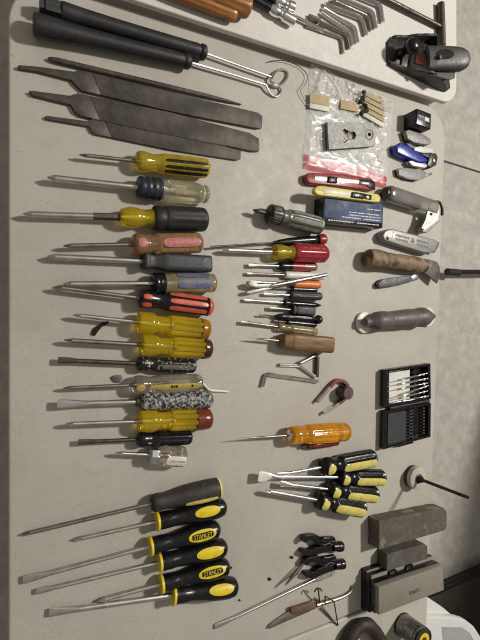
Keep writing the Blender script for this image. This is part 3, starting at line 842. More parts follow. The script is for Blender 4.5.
t = Mi('screwdriver with a ribbed red grip and yellowish clear neck', (222, 250), (272.5, 252), (325, 254), 8.6, [(0, .5), (.03, .8), (.10, .88), (.2, .82), (.27, .72), (.33, .82), (.40, 1), (.93, 1), (.98, .9), (1, .7)], 'dirty_yellow_acetate', shaft=2.3, sm='dull_chrome')
band(t, 'red_grip', .36, 1.003, 'red_acetate', grow=.0016, fl=(10, .09, .08, .95))
t = Mi('small screwdriver with a red and clear grip and black collar', (248.5, 265), (279, 266), (316, 267.3), 4.2, CYL, 'red_acetate', shaft=1.5, sm='dull_chrome', kind='flat')
band(t, 'collar', -.01, .32, 'black_plastic', grow=.0003); panel(t, 'pale_panel', .62, .97, 92, 30, 'clear_acetate', 6)
t = Mi('small slotted screwdriver with a white plastic grip', (247, 273.5), (284.5, 274.8), (324.5, 276.5), 3.8, CYL, 'white_plastic', shaft=1.3, sm='worn_steel', kind='flat')
t = Mi('small screwdriver with an orange grip under a chrome tool', (251, 282), (293, 284), (320, 285), 3.9, CYL, 'orange_plastic', shaft=1.5, sm='dull_chrome', kind='flat')
t = Mi('tiny black screwdriver tucked below the orange-handled one', (266, 288), (291, 289.3), (316.5, 290.3), 2.9, CYL, 'black_plastic', shaft=.9, sm='dark_steel', kind='flat')
t = Mi('black-handled screwdriver with a blue-black sheen, thickest of the small black ones', (264, 294), (290, 295), (321, 296.5), 4.2, CYL, 'grey_rubber', shaft=1.1, sm='dull_chrome', kind='flat', fl=(8, .12, .2, .95))
t = Mi('thin long black screwdriver with a pointed grip end among the small drivers', (244, 300), (282.5, 302), (320.5, 305.5), 3.0, [(0, .6), (.03, 1.1), (.16, 1.1), (.2, .8), (.8, .9), (.92, .6), (1, .25)], 'black_plastic', shaft=1.3, sm='dull_chrome', kind='flat')
t = Mi('short screwdriver with a flat-sided dark grey grip', (269.5, 308), (291, 309.7), (313, 311.5), 4.5, [(0, .75), (.03, 1), (.1, 1), (.14, .8), (.2, .95), (.97, 1), (1, .85)], 'grey_rubber', shaft=1.4, sm='worn_steel', kind='flat', sq=5)
t = Mi('black precision screwdriver with a round swivel head', (259, 315), (274.5, 316.3), (321, 319.7), 3.3, [(0, .35), (.06, .7), (.14, 1), (.3, .85), (.5, 1), (.8, 1), (.84, .6), (.87, .9), (.91, 1.35), (.96, 1.35), (1, .9)], 'black_plastic', shaft=.7, sm='dark_steel', kind='flat', fl=(10, .1, .14, .8))
t = Mi('tiny black driver tucked below the swivel-headed one', (273.5, 321), (286, 322.3), (316, 325), 2.8, CYL, 'black_plastic', shaft=1.0, sm='dark_steel', kind='flat')
t = Mi('slim screwdriver with a straw-coloured clear grip beside the wooden awl', (241, 322), (277.5, 327), (316.5, 331.8), 4.2, CLASSIC, 'dirty_clear_acetate', shaft=1.4, sm='worn_steel', kind='flat', fl=(6, .12, .35, .95))
t = Mi('awl with a chunky squared wooden handle', (248, 338), (280, 336.5), (329.8, 345), 8.2, [(0, .5), (.02, .76), (.08, .85), (.16, .93), (.2, 1), (.95, 1.02), (.985, .98), (1, .9)], 'old_wood', shaft=1.2, sm='worn_steel', kind='point', sq=6, name='awl', cat='awl', core=False)
t = Mi('amber yellow screwdriver with a steel ferrule, alone below the magnet', (232, 439), (289, 435.2), (347, 431.5), 9.8, [(0, .6), (.02, .82), (.1, .9), (.18, .86), (.23, .82), (.3, .95), (.36, 1), (.93, .98), (.98, .84), (1, .55)], 'amber_acetate', shaft=1.3, sm='worn_steel', kind='point', fl=(10, .10, .30, .95))
t.add('ferrule', *t.ax.rings([(t.s0 - .004, t.rs * 1.3), (t.s0 - .003, t.rad * .45), (t.s0 + .003, t.rad * .6)], 20), 'dull_chrome')
t = Mi('tiny dark red pocket screwdriver lying against the amber one', (301, 447), (307, 446.3), (338, 441.8), 3.6, [(0, .5), (.03, .85), (.08, .7), (.12, 1), (.94, 1), (1, .7)], 'red_brown_cap', shaft=1.5, sm='dark_steel', kind='flat')

# -- long flat driver running under the clips at the bottom
ax = Axis((215, 627), (334, 570), .003, .006)
t = Thing('long_screwdriver', 'long thin flat-tipped chrome driver with a clear flat end, under the black clips', 'screwdriver', ax.base(), ax.heading(), MID)
t.add('shaft', *shaft_geo(ax, 0, ax.s(318), 1.7 * ax.mpp(.05), 'blade', .8), 'dull_chrome')
t.add('handle', *ax.rings([(ax.s(314), .0022, .0022), (ax.s(317), .006, .003), (ax.s(331), .0075, .0035), (ax.s(333.5), .006, .003)], 24, sq=4), 'glass_clear')

# -- chrome jawed tool laid across the small drivers
ax = Axis((258, 288.5), (328, 274.5), .0135, .0175)
t = Thing('screw_starter', 'chrome pivoting tool with an open jaw, lying across the small drivers', 'hand tool', ax.base(), ax.heading())
px = ax.mpp(.02)
t.add('handle', *ax.rings(resample([(ax.s(270), 1.4 * px), (ax.s(272), 2.0 * px), (ax.s(300), 2.3 * px), (ax.s(322), 1.9 * px), (ax.s(325), 2.2 * px), (ax.s(327.5), 1.6 * px)], 4), 16), 'steel')
t.add('upper_jaw', *prism([(272, 283.5), (258, 284), (254, 281), (248, 282.5), (250, 286.5), (255, 287.5), (260, 288), (271, 287)], .011, .0155, .0008), 'brushed_steel')
t.add('lower_jaw', *prism([(272, 286.5), (262, 288), (254, 289.5), (247, 291), (246.5, 293.5), (251, 294), (262, 291.5), (272, 289)], .008, .0125, .0008), 'brushed_steel')
# ------------------------------------------------------------------ files and lifters, upper left
FILES = 'steel files in a row'
def flat_file(label, tang, body, th, z=0.0):
    W = outline(body, z + th)
    t = Thing('flat_file', label, 'file', cen(W), math.atan2(W[1].y - W[0].y, W[1].x - W[0].x), FILES)
    t.add('blade', *slab(W, z + .0003, z + th, .0005), 'cut_file_steel')
    V, F = slab(outline(tang, z + th), z + .0003, z + th - .0001, .0005)
    t.add('tang', V, F, 'file_steel')
    return t
flat_file('widest flat steel file with a long pointed tang, against the thin round file', [(17.5, 66), (19, 64.8), (40, 66.6), (74, 71.5), (79, 69.5), (92, 72.6), (101, 94.6), (82, 90.5), (76, 85), (72, 80), (40, 71.5), (19, 68.3)],
          [(92.2, 72.7), (170, 91.5), (258, 112.5), (262.5, 116), (262, 128), (258, 128.3), (170, 111), (101.2, 94.7)], .0062)
flat_file('flat steel file, middle of the three wide ones', [(29, 90.8), (33, 90.6), (70, 95.5), (78, 93), (90, 95.6), (100, 120.2), (81, 115.6), (75, 112), (71, 104.5), (33, 95)],
          [(90.2, 95.7), (170, 112), (250, 133), (259, 138.5), (259.5, 151), (254, 151), (170, 135), (100.2, 120.3)], .0062)
flat_file('shortest and narrowest flat steel file, lowest of the three', [(44.5, 116.5), (47, 115.6), (88, 121), (94, 118), (104, 119.7), (112, 137.3), (96, 134.2), (92, 132), (89, 126.3), (47, 119)],
          [(104.2, 119.8), (170, 132), (236, 149), (241, 151), (240.6, 159), (237, 160), (170, 149.5), (112.2, 137.4)], .0050)
ax = Axis((48, 58.5), (241.5, 104.5), .004, .0025)
t = Thing('round_file', 'thin round rat-tail file lying along the widest flat file', 'file', ax.base(), ax.heading(), FILES)
t.add('rod', *ax.rings(resample([(0, .0016), (.004, .003), (ax.s(60), .0037), (ax.s(205), .0036), (ax.s(228), .0024), (ax.L, .0008)], 4), 16), 'cut_file_steel')

LIFT = 'black-handled wire hook tools'
def hook_tool(label, a, b, prof, wire, loop, zc):
    ax = Axis(a, b, zc, zc - .004)
    t = Thing('hook_tool', label, 'hook tool', ax.base(), ax.heading(), LIFT)
    rows = resample([(ax.s(x), r * ax.mpp(ax.s(x))) for x, r in prof], 5)
    t.add('handle', *ax.rings(rows, 28), 'black_rubber')
    P = [ax.at(ax.s(prof[-1][0]) - .02)] + [G(x, y, .0075) for x, y in wire]
    t.add('wire', *tube(P, .0019, 10), 'dull_chrome')
    t.add('hook_end', *tube(smooth_path([G(x, y, z) for x, y, z in loop], 6), .0019, 10), 'dull_chrome')
    return t, ax, rows
hook_tool('long black sleeve-handled hook tool lying nearer the files', (33.5, 24.5), (191.5, 62.5), [(33.5, 9.6), (34.2, 11.3), (44, 11.2), (62, 10.2), (90, 8.6), (120, 7.9), (160, 7.3), (180, 7.0), (183, 6.6), (185, 7.4), (189, 7.0), (191.5, 3.5)],
          [(192, 63), (230, 74), (266, 85)], [(266, 85, .0075), (268, 90, .0055), (272, 95, .003), (277, 96.3, .003), (281, 92, .003), (279.5, 86.5, .004), (274, 83.5, .006), (271.5, 82, .008)], .0175)
t, ax, rows = hook_tool('long black sleeve-handled hook tool with a square stub at its thick end', (60.5, 11), (206.5, 53.5), [(60.5, 7.5), (61.2, 9.2), (75, 8.6), (110, 7.6), (150, 7.2), (190, 7.0), (197, 7.0), (199, 6.5), (201, 7.6), (204.5, 7.2), (206.5, 3.4)],
          [(207, 54), (240, 66), (271, 77)], [(271, 77, .0075), (271, 82, .006), (275, 86.5, .005), (281, 85, .005), (287, 78, .004), (287, 71.5, .003), (281, 69.5, .003), (275, 72.5, .004), (272, 78, .010)], .016)
t.add('stub', *merge(ax.rings([(ax.s(45), .0085), (ax.s(62), .0085)], 24, sq=8), ax.rings([(ax.s(39.5), .0065), (ax.s(45), .0065)], 24, sq=8)), 'grey_rubber', smooth=30)
# a loose hair of thin wire near the bag
t = Thing('loose_wire', 'thin dark wire curling from the hook tools to the corner of the clear bag', 'wire', cen([G(290, 80)]), 0, None, True)
t.add('', *tube(smooth_path([G(*p) for p in ((266, 62.5, .001), (276, 60.5, .004), (288, 61.5, .005), (299, 66.5, .004), (306, 73, .004), (307.5, 79, .005), (304, 86, .006), (300.5, 90.5, .005), (304, 99, .004), (311, 113, .001))], 6), .00055, 6), 'dark_iron')

# ------------------------------------------------------------------ clear bag and what it holds
BQ = [G(310.5, 62), G(392.5, 101), G(385.5, 189), G(302.5, 169)]
def bagpt(u, v):
    p = (BQ[0] * (1 - u) + BQ[1] * u) * (1 - v) + (BQ[3] * (1 - u) + BQ[2] * u) * v
    w = .0022 * noise.noise(Vector((u * 6, v * 6, 1.5))); w2 = .0022 * noise.noise(Vector((u * 6, v * 6, 7.5)))
    q = Vector((u * 5.2 + v * 1.5, v * 5.4 - u, 3.3))
    cr = lambda p, w: max(0.0, 1 - abs(noise.noise(p)) / w) ** 1.5
    h = cr(Vector((u * 4.2 + v * 2.0, v * 3.0 - u * 1.2, 3.3)), .16)
    h2 = cr(Vector((u * 3.0 - v * 5.0, v * 7.0 + u * 2.0, 8.1)), .13)
    h3 = cr(Vector((u * 11 + v * 3, v * 10 - u * 4, 1.7)), .14)
    sw = .5 + .5 * noise.noise(Vector((u * 2.2, v * 2.2, 4.4)))
    k_ = max(0.0, min(1.0, (v - .22 + .10 * u) / .15)); amp = .0082 * (1 - k_) + .0022 * k_ * (1 if v < .80 else .35)
    edge = min(1, min(u, 1 - u, v, 1 - v) / .05)
    base = .0008 + .0018 * edge
    z = base + .0012 * sw * edge + amp * edge * (h * .55 + h2 * .40 + h3 * .30 * (1 - .6 * k_))
    return Vector((p.x + w, p.y + w2, ZT + z))
def baggrid(u0, u1, v0, v1, nu, nv, off=0.0):
    V = [bagpt(u0 + (u1 - u0) * i / nu, v0 + (v1 - v0) * j / nv) + Vector((0, 0, off)) for j in range(nv + 1) for i in range(nu + 1)]
    F = [(j * (nu + 1) + i, j * (nu + 1) + i + 1, (j + 1) * (nu + 1) + i + 1, (j + 1) * (nu + 1) + i) for j in range(nv) for i in range(nu)]
    return V, F
t = Thing('zip_bag', 'crumpled clear plastic zip bag with red bands along its mouth', 'plastic bag', cen(BQ))
t.add('film', *baggrid(0, 1, 0, 1, 130, 145), 'poly_film', smooth=60)
for v0, v1 in ((.868, .926), (.940, .996)): t.add('zip_band', *baggrid(.005, .995, v0, v1, 60, 4, .0007), 'red_film', smooth=60)
def flatthing(name, label, cat, pts, z0, z1, m, bev=.0003, group=None):
    t = Thing(name, label, cat, cen(outline(pts, z1)), 0, group, True)
    t.add('', *prism(pts, z0, z1, bev), m)
    return t
pts = [(310, 93), (330.5, 97), (329.5, 111.5), (310, 107.5)]
t = Thing('blade_packet', 'tan card blade packet with a white lower edge, left inside the clear bag', 'packet', cen(outline(pts, .002)))
t.add('card', *prism([(310, 93), (330, 97), (329.6, 106.5), (310, 102.5)], .0052, .0066, .0002), 'tan_card')
t.add('white_edge', *prism([(310, 102.8), (329.6, 106.8), (329.4, 111.8), (310, 107.8)], .0052, .0068, .0002), 'cream_card')
t = flatthing('card_sleeve', 'plain tan card sleeve in the middle of the clear bag', 'card sleeve', [(341, 99.5), (360, 102.5), (358.5, 112), (340.5, 108.5)], .0052, .0066, 'tan_card', .0002)
ST = 'pale strips bundled in the clear bag'
for i in range(5):
    a = i / 5
    p0 = Vector((366 + i * -.6, 91 + i * 5.1, 0)); p1 = Vector((384.5 + i * -.2, 100.5 + i * 5.6, 0))
    dn = Vector((-.3, 4.4, 0))
    labs = ('topmost pale strip of the bundle in the clear bag', 'second pale strip from the top of the bundle in the clear bag', 'middle pale strip of the bundle in the clear bag',
            'fourth pale strip of the bundle in the clear bag, below the middle one', 'lowest pale strip of the bundle in the clear bag')
    flatthing('strip', labs[i], 'strip', [(p0.x, p0.y), (p1.x, p1.y), (p1.x + dn.x, p1.y + dn.y), (p0.x + dn.x, p0.y + dn.y)], .0052, .0076 + .0007 * (i % 2), ('tan_card', 'straw_card', 'tan_card', 'straw_card', 'cream_card')[i], .0003, ST)
P = smooth_path([G(*p) for p in ((364, 91, .010), (363, 97, .0105), (360, 101, .0095), (365, 105, .0105), (367, 110, .0105), (361, 114, .009))], 5)
t = Thing('clip', 'dark brown torn clip across the ends of the pale strips', 'clip', cen(P), 0, None, True)
t.add('', *tube(P, [.0028 + .0014 * math.sin(i * 1.3) for i in range(len(P))], 8), 'rust')
# slotted steel plate lying on the bag
pp = [(327.5, 121.8), (373, 122.6), (376.5, 134), (374.5, 146), (329, 149.2)]
W = outline(pp, .0125)
def plate_hole(c, r, n=20): return [(c[0] + r * math.cos(2 * PI * i / n), c[1] + r * .96 * math.sin(2 * PI * i / n)) for i in range(n)]
t = Thing('steel_plate', 'flat speckled steel plate with keyhole and round holes, on the clear bag', 'metal plate', cen(W))
def punched(pts, holes, z0, z1):
    bm = bmesh.new()
    loops = [outline(pts, z1)] + [outline(h, z1) for h in holes]
    for z in (z1, z0):
        es = []
        for lp in loops:
            vs = [bm.verts.new((p.x, p.y, ZT + z)) for p in lp]
            es += [bm.edges.new((vs[i], vs[(i + 1) % len(vs)])) for i in range(len(vs))]
        bmesh.ops.triangle_fill(bm, edges=es, use_beauty=True, use_dissolve=False)
    bm.verts.ensure_lookup_table()
    n = sum(len(l) for l in loops); o = 0
    for lp in loops:
        k = len(lp)
        for i in range(k):
            a, b = o + i, o + (i + 1) % k
            bm.faces.new((bm.verts[a], bm.verts[b], bm.verts[b + n], bm.verts[a + n]))
        o += k
    bm.verts.index_update()
    V = [v.co.copy() for v in bm.verts]; F = [tuple(v.index for v in f.verts) for f in bm.faces]; bm.free(); return V, F
key = [(342.5, 130.5), (344.5, 128.5), (347, 130), (350, 132.3), (355, 131.5), (356.5, 135), (355, 139), (350.5, 138.5), (347.5, 140.5), (344.5, 143), (342.5, 141), (345.5, 136)]
t.add('plate', *punched(pp, [key, plate_hole((369.5, 134.5), 1.9)], .0085, .0125), 'plate_grey', smooth=30)
t.add('lower_plate', *prism([(326, 122.4), (371, 123), (374, 134), (372, 145.6), (327.5, 148.8)], .0050, .0083, .0004), 'dark_steel')
rg = [G(369.5 + 3.6 * math.cos(a), 134.5 + 5 * math.sin(a), .0126) for a in [2 * PI * i / 20 for i in range(20)]]
t.add('ring', *tube(rg, .0009, 6, True), 'dark_steel')
rg = [G(351.5 + 4.2 * math.cos(a), 135.2 + 4.2 * math.sin(a), .0126) for a in [2 * PI * i / 20 for i in range(20)]]
t.add('ring', *tube(rg, .0008, 6, True), 'grey_iron')

# ------------------------------------------------------------------ snap cutters and blade box
def cutter(label, body, z0, z1, m, slot, slider, nose, slm):
    W = outline(body, z1)
    t = Thing('snap_cutter', label, 'utility cutter', cen(W), 0, 'snap-blade cutters')
    t.add('body', *slab(W, z0, z1, .0018, 3), m, smooth=40)
    t.add('channel', *prism(slot, z1 - .001, z1 + .0004, .0002), slm)
    t.add('slider', *prism(slider, z1 - .001, z1 + .0035, .001), 'black_plastic')
    for i in range(4):
        f = i / 4
        a = Vector((*slider[0], 0)).lerp(Vector((*slider[1], 0)), .18 + f * .75); b = Vector((*slider[3], 0)).lerp(Vector((*slider[2], 0)), .18 + f * .75)
        t.add('grip_ridge', *tube([G(a.x, a.y + .6, z1 + .0035), G(b.x, b.y - .6, z1 + .0035)], .0005, 6), 'grey_rubber', parent=t.root.children[2] if len(t.root.children) > 2 else None)
    t.add('nose_clip', *prism(nose, z1 - .0015, z1 + .0012, .0006), 'black_plastic')
    return t
cutter('dark red snap-blade cutter with a black nose, below the bag', [(308, 173), (313, 172.5), (345, 174.5), (371, 178), (375.5, 182), (376, 189.5), (371, 190.5), (340, 186.5), (310, 183.5), (306.5, 180), (306.5, 175)], .0005, .0125, 'red_plastic',
       [(315, 175.5), (364, 180.5), (363.6, 184.3), (315, 180.3)], [(329, 176), (338, 177), (337.6, 183), (328.6, 182)], [(360, 179), (371, 180), (375, 183), (375, 189), (371, 189), (367, 185.5), (359.5, 184.5)], 'dull_chrome')
cutter('yellow-cream snap-blade cutter lying on the blue and black box', [(318, 186), (322, 185.5), (350, 189.5), (378, 194), (381, 197), (380, 202), (374, 202), (340, 197.5), (318, 195), (314.5, 192), (315, 188)], .0262, .0345, 'pale_yellow_plastic',
       [(324, 188.5), (353, 192.5), (352.6, 196.4), (324, 193)], [(353, 191.5), (366, 193.5), (365.5, 198.6), (352.5, 197)], [(366, 194), (372, 195), (371.6, 200), (365.6, 199)], 'white_plastic')
zt_ = .0255
bx = [(324, 196.5), (383.5, 203.5), (382.5, 228), (323, 221.8)]
W = outline(bx, zt_)
t = Thing('blade_box', 'blue and black printed cardboard box under the yellow cutter', 'box', cen(W), math.atan2(W[1].y - W[0].y, W[1].x - W[0].x))
t.add('carton', *slab(W, .0003, zt_, .0007), 'black_plastic')
def Q(pts, u, v, z):
    q = outline(pts, z); a = q[0] * (1 - u) + q[1] * u; b = q[3] * (1 - u) + q[2] * u
    return a * (1 - v) + b * v
def qrect(pts, u0, u1, v0, v1, z0, z1, bev=.0001):
    return slab([Q(pts, u, v, z1) for u, v in ((u0, v0), (u1, v0), (u1, v1), (u0, v1))], z0, z1, bev, 1)
lb = t.add('printed_label', *qrect(bx, .02, .985, .02, .80, zt_ - .0002, zt_ + .0003), 'box_blue')
rows = []
for v, us in ((.30, ((.72, .95),)), (.50, ((.42, .68), (.70, .93))), (.61, ((.42, .95),)), (.72, ((.30, .62), (.66, .95))), (.90, ((.08, .50), (.55, .93)))):
    for u0, u1 in us:
        u = u0
        while u < u1:
            w = random.uniform(.012, .05)
            rows.append(qrect(bx, u, min(u1, u + w), v - .018, v + .018, zt_ - .0001, zt_ + .0006, 0)); u += w + .010
t.add('print', *merge(*rows), 'white_print', parent=lb, smooth=0)

# ------------------------------------------------------------------ right-hand column
cb = [(417.0, 108.2), (431.5, 113.8), (430.8, 129.5), (416.2, 124)]
W = outline(cb, .030)
t = Thing('plug_block', 'small black cube-shaped plug block with a white mark, topmost on the right', 'plug', cen(W), math.atan2(W[1].y - W[0].y, W[1].x - W[0].x))
t.add('case', *slab(W, .0003, .030, .0016, 3), 'black_plastic')
p = t.add('label_plate', *qrect(cb, .10, .92, .30, .62, .0298, .0303), 'grey_rubber')
t.add('white_mark', *qrect(cb, .56, .84, .34, .58, .0299, .0308), 'white_plastic', parent=p)
t.add('print', *merge(*[qrect(cb, .14 + i * .07, .17 + i * .07, .36, .36 + .06 * (1 + i % 3), .0299, .0307, 0) for i in range(5)]), 'white_print', parent=p, smooth=0)

def pknife(label, top, z, m, liner, tail, cat='folding knife'):
    W = outline(top, z)
    t = Thing('folding_knife', label, cat, cen(W), math.atan2(W[1].y - W[0].y, W[1].x - W[0].x), 'small closed knives at the right edge')
    t.add('scale', *slab(W, z * .62, z, .0012, 3), m)
    c = cen(W)
    W2 = [Vector((c.x + (p.x - c.x) * .95, c.y + (p.y - c.y) * .9, 0)) for p in W]
    t.add('liner', *slab(W2, z * .30, z * .62 - .0003, .0003), liner)
    t.add('scale', *slab(W, .0003, z * .30 - .0003, .0008), 'dark_steel')
    if tail: t.add('blade_tip', *prism(tail, z * .35, z * .58, .0003), 'chrome')
    return t
pknife('closed folding knife with a mottled grey handle, between the black cube and blue multitool', [(405.5, 131), (409, 129.5), (421, 132), (430.5, 139), (431.5, 143.5), (428, 145), (414, 142.5), (408, 139)], .0125, 'mottled_grey', 'dull_brass', None)
pknife('flat grey stippled pocket knife with a small hook, below the blue multitool', [(398, 168.5), (402, 167.5), (420, 169), (427.5, 172.5), (425, 178), (418, 180.5), (408, 179), (399, 175)], .0095, 'mottled_grey', 'chrome', [(422, 174), (432, 172.5), (432.5, 174.5), (426, 177)])
pknife('small closed pocket knife with slate grey scales, below the wooden-handled knife', [(378.5, 283.5), (382, 279.5), (393, 277.5), (408, 275.8), (412.5, 276.6), (413, 280), (408, 283), (394, 286), (382, 287.8), (379, 286.8)], .0105, 'slate', 'chrome', [(409, 278), (415, 274), (419.5, 276), (418, 279.5), (411, 282)])
# blue multitool
W = outline([(395, 147), (404, 142.5), (416, 146), (432, 152), (436, 157), (433, 166), (426, 168), (414, 163), (398, 155)], .016)
t = Thing('multitool', 'blue multitool with bright steel jaws folded out', 'multitool', cen(W))
t.add('handle', *prism([(396, 145.5), (401, 142), (408, 145), (422, 154.5), (428, 159), (427, 163), (419, 162.5), (405, 156.5), (397.5, 153)], .0004, .0165, .0028, 3), 'blue_plastic')
t.add('handle', *prism([(405, 142.5), (412, 142.5), (424, 150.5), (433, 153), (436, 157), (432, 160), (424, 156), (410, 147.5)], .002, .0135, .002, 3), 'navy_plastic')
t.add('jaw', *prism([(414, 147.2), (421, 146.2), (433, 149.3), (433, 152.5), (424, 153), (415, 150.8)], .0138, .018, .0008), 'white_plastic')
t.add('jaw', *prism([(409, 161), (413, 160.2), (426, 163.2), (429, 165.5), (425, 168.2), (413, 165.8)], .003, .0135, .0012), 'dull_chrome')
t.add('pivot_plate', *prism([(430, 153.5), (436, 153), (438, 157), (436.5, 165), (431, 168), (427.5, 165), (429, 158)], .0025, .0150, .0015), 'dark_iron')
c = G(434, 160.5, .0152)
t.add('pivot', *vturn(c, .0148, [(0, .0042), (.0015, .0042), (.002, .0034)], 20), 'chrome')

# clear-handled razor scraper
ax = Axis((385.5, 193.5), (433, 208.5), .0125, .0125)
t = Thing('razor_scraper', 'scraper with a clear tubular handle, grey core and hinged steel head', 'scraper', ax.base(), ax.heading())
pxs = ax.mpp(ax.L / 2)
t.add('handle', *ax.rings(resample([(0, 5.5 * pxs), (.001, 7 * pxs), (.006, 7.6 * pxs), (ax.s(400), 7.6 * pxs), (ax.s(431), 7.4 * pxs), (ax.s(433), 6.8 * pxs)], 3), 32, sq=3.5), 'glass_clear')
t.add('core', *ax.rings([(ax.s(389.5), 5.4 * pxs, 4.2 * pxs), (ax.s(390), 5.8 * pxs, 4.6 * pxs), (ax.s(416.5), 5.8 * pxs, 4.6 * pxs), (ax.s(417), 5.4 * pxs, 4.2 * pxs)], 28, sq=6), 'grip_grey')
t.add('end_plug', *ax.rings([(-.004, 4 * pxs), (-.003, 5.6 * pxs), (.0012, 5.8 * pxs)], 24), 'dark_steel')
t.add('bracket', *punched([(428.5, 205), (433, 203), (437.5, 206), (439.5, 213), (437.5, 220), (430, 224), (424.5, 230), (421.5, 228), (425.5, 220), (427.5, 212)], [plate_hole((431, 214.2), 1.5)], .019, .0225), 'brushed_steel', smooth=30)
t.add('blade_jaw', *prism([(422.5, 227.5), (437, 216.5), (440.5, 217.5), (440, 221.5), (428, 232.5), (423, 232)], .004, .0185, .0015), 'brushed_steel')
t.add('spring_arc', *tube(smooth_path([G(*p) for p in ((436, 201.5, .014), (440, 203, .014), (442, 208, .014), (442, 215.5, .012))], 5), .0028, 10), 'black_paint_metal')

# grey utility knife
up = [(382.5, 235.5), (385, 230.8), (388.5, 229), (393, 228.6), (415, 234.2), (436.5, 239.8), (438.8, 241.5), (438, 245.5), (434.6, 252), (430, 253.6), (424, 252.8), (404, 246.8), (384.5, 240.5)]
W = outline(up, .017)
t = Thing('utility_knife', 'cast grey metal utility knife with a hanging hole and embossed sides', 'utility knife', cen(W), -.2)
t.add('body', *slab(W, .0085, .017, .003, 4), 'grey_metal_paint', smooth=45)
t.add('body', *slab(W, .0004, .0083, .002, 3), 'grey_metal_paint', smooth=45)
c = G(412.5, 240.3, .017); t.add('screw', *vturn(c, .0165, [(0, .0042), (.0009, .0042), (.0012, .0034)], 18), 'dark_steel')
c = G(387.5, 238.3, .017); t.add('hanging_hole', *vturn(c, .0162, [(0, .0030), (.0010, .0030)], 18), 'print_and_hole_black')  # black disc stands for the shaded inside of the hole
for v0 in (-2.6, 1.2):
    for xa, xb in ((396.0, 408.0), (417.0, 428.5)):
        x = xa; E = []
        while x < xb:
            w = random.uniform(1.4, 2.4)
            y = 236.3 + (x - 396) * .262 + v0
            E.append(prism([(x, y), (x + w, y + w * .262), (x + w - .2, y + 2.3 + w * .262), (x - .2, y + 2.3)], .0168, .0174, .0002, 1))
            x += w + .35
        E.append(prism([(xa, 237.2 + (xa - 396) * .262 + v0), (x - .4, 237.2 + (x - .4 - 396) * .262 + v0), (x - .4, 237.6 + (x - .4 - 396) * .262 + v0), (xa, 237.6 + (xa - 396) * .262 + v0)], .0168, .01725, 0))
        t.add('embossing', *merge(*E), 'grip_grey')
t.add('blade_nose', *prism([(433, 241.5), (439.4, 242), (438.8, 246), (434.5, 253.3), (430, 252)], .0072, .0096, .0003), 'chrome')

# wooden-handled hawkbill knife
ax = Axis((367.5, 258), (424.5, 266), .0155, .0145)
t = Thing('hooked_knife', 'knife with a worn pale wooden handle and a short curved brown blade', 'knife', ax.base(), ax.heading())
q = lambda rows: resample([(ax.s(x), r * ax.mpp(ax.s(x))) for x, r in rows], 5)
t.add('handle', *ax.rings(q([(366.5, 5), (367.5, 8.3), (371, 9.6), (376, 9.9), (381, 9.2), (386, 8.3), (394, 8.0), (404, 8.2), (414, 8.0), (421, 7.2), (424, 6.2), (424.6, 4)]), 30), 'pale_wood')
t.add('ferrule', *ax.rings(q([(421.5, 7.0), (422, 7.1), (424.0, 6.8), (424.5, 5)]), 24), 'brown_blade')
t.add('blade', *prism([(422, 259.5), (430, 259.5), (437.5, 262), (439.8, 267), (440.3, 275), (437.5, 283.5), (433.5, 280.5), (429.5, 276.5), (425, 273), (421.5, 271.5)], .0125, .0150, .0007), 'brown_blade')

# spline roller
ax = Axis((362, 322.5), (434, 316), .0165, .0165)
t = Thing('spline_roller', 'grey-brown handled roller tool with a white wheel at each end', 'roller tool', ax.base(), ax.heading())
t.add('handle', *ax.rings(q([(364, 2.5), (365, 4.3), (369, 4.6), (373, 7.5), (376, 9.3), (382, 9.6), (386, 9.2), (389, 8.6), (396, 9.0), (408, 9.4), (414, 9.0), (417, 9.4), (420, 9.8), (424, 9.2), (428, 6.5), (432, 3.5), (434, 2)]), 32), 'roller_grey')
for cx, cy, rr in ((364.5, 322.5, .0190), (427.5, 317, .0185)):
    c = G(cx, cy, .004)
    w = t.add('wheel', *vturn(c, .0012, [(0, rr * .92), (.0008, rr), (.0045, rr), (.0053, rr * .92), (.0053, rr * .4), (.0047, rr * .38)], 36), 'white_plastic')
    t.add('axle', *vturn(c, .005, [(0, .0035), (.012, .0035)], 14), 'dark_steel', parent=w)

# horseshoe magnet and steel slug
cx, cy = 338.2, 389.5
path = [G(317.0, 401.6, .006)] + [G(cx - 7.0 + i * .1, cy - 2 + 0, .006) for i in (0,)] 
U = smooth_path([G(*p, .0055) for p in ((317, 401.5), (324, 393.5), (331, 385), (336, 380.8), (341, 380.5), (346, 384), (347.5, 390), (345, 397), (340, 402), (333, 407), (323.5, 413.2))], 7)
def band_sweep(P, w, z0, z1):
    V, F = [], []
    for i, p in enumerate(P):
        tdir = (P[min(len(P) - 1, i + 1)] - P[max(0, i - 1)]); n = Vector((-tdir.y, tdir.x, 0)).normalized() * w / 2
        for s, z in ((-1, z0), (1, z0), (1, z1), (-1, z1)): V.append(Vector((p.x + n.x * s, p.y + n.y * s, ZT + z)))
    for i in range(len(P) - 1):
        for k in range(4): F.append((i * 4 + k, i * 4 + (k + 1) % 4, i * 4 + 4 + (k + 1) % 4, i * 4 + 4 + k))
    F += [(0, 1, 2, 3), tuple(range((len(P) - 1) * 4, len(P) * 4))]
    return V, F
n = len(U); k1, k2 = int(n * .17), int(n * .83)
t = Thing('horseshoe_magnet', 'small red-painted horseshoe magnet with bare steel ends', 'magnet', cen(U))
t.add('painted_bend', *band_sweep(U[k1:k2 + 1], .0052, .0004, .0095), 'magnet_red', smooth=50)
t.add('steel_end', *band_sweep(U[:k1 + 1], .0050, .0006, .0092), 'worn_steel', smooth=50)
t.add('steel_end', *band_sweep(U[k2:], .0050, .0006, .0092), 'dull_chrome', smooth=50)
c = G(340.5, 391.5, .0)
t = Thing('steel_slug', 'round dull steel slug standing inside the red magnet', 'steel slug', Vector((c.x, c.y, ZT)), 0, None, True)
t.add('', *vturn(c, .0004, [(0, .0102), (.0006, .0110), (.0205, .0110), (.0213, .0102)], 30), 'dark_slug')

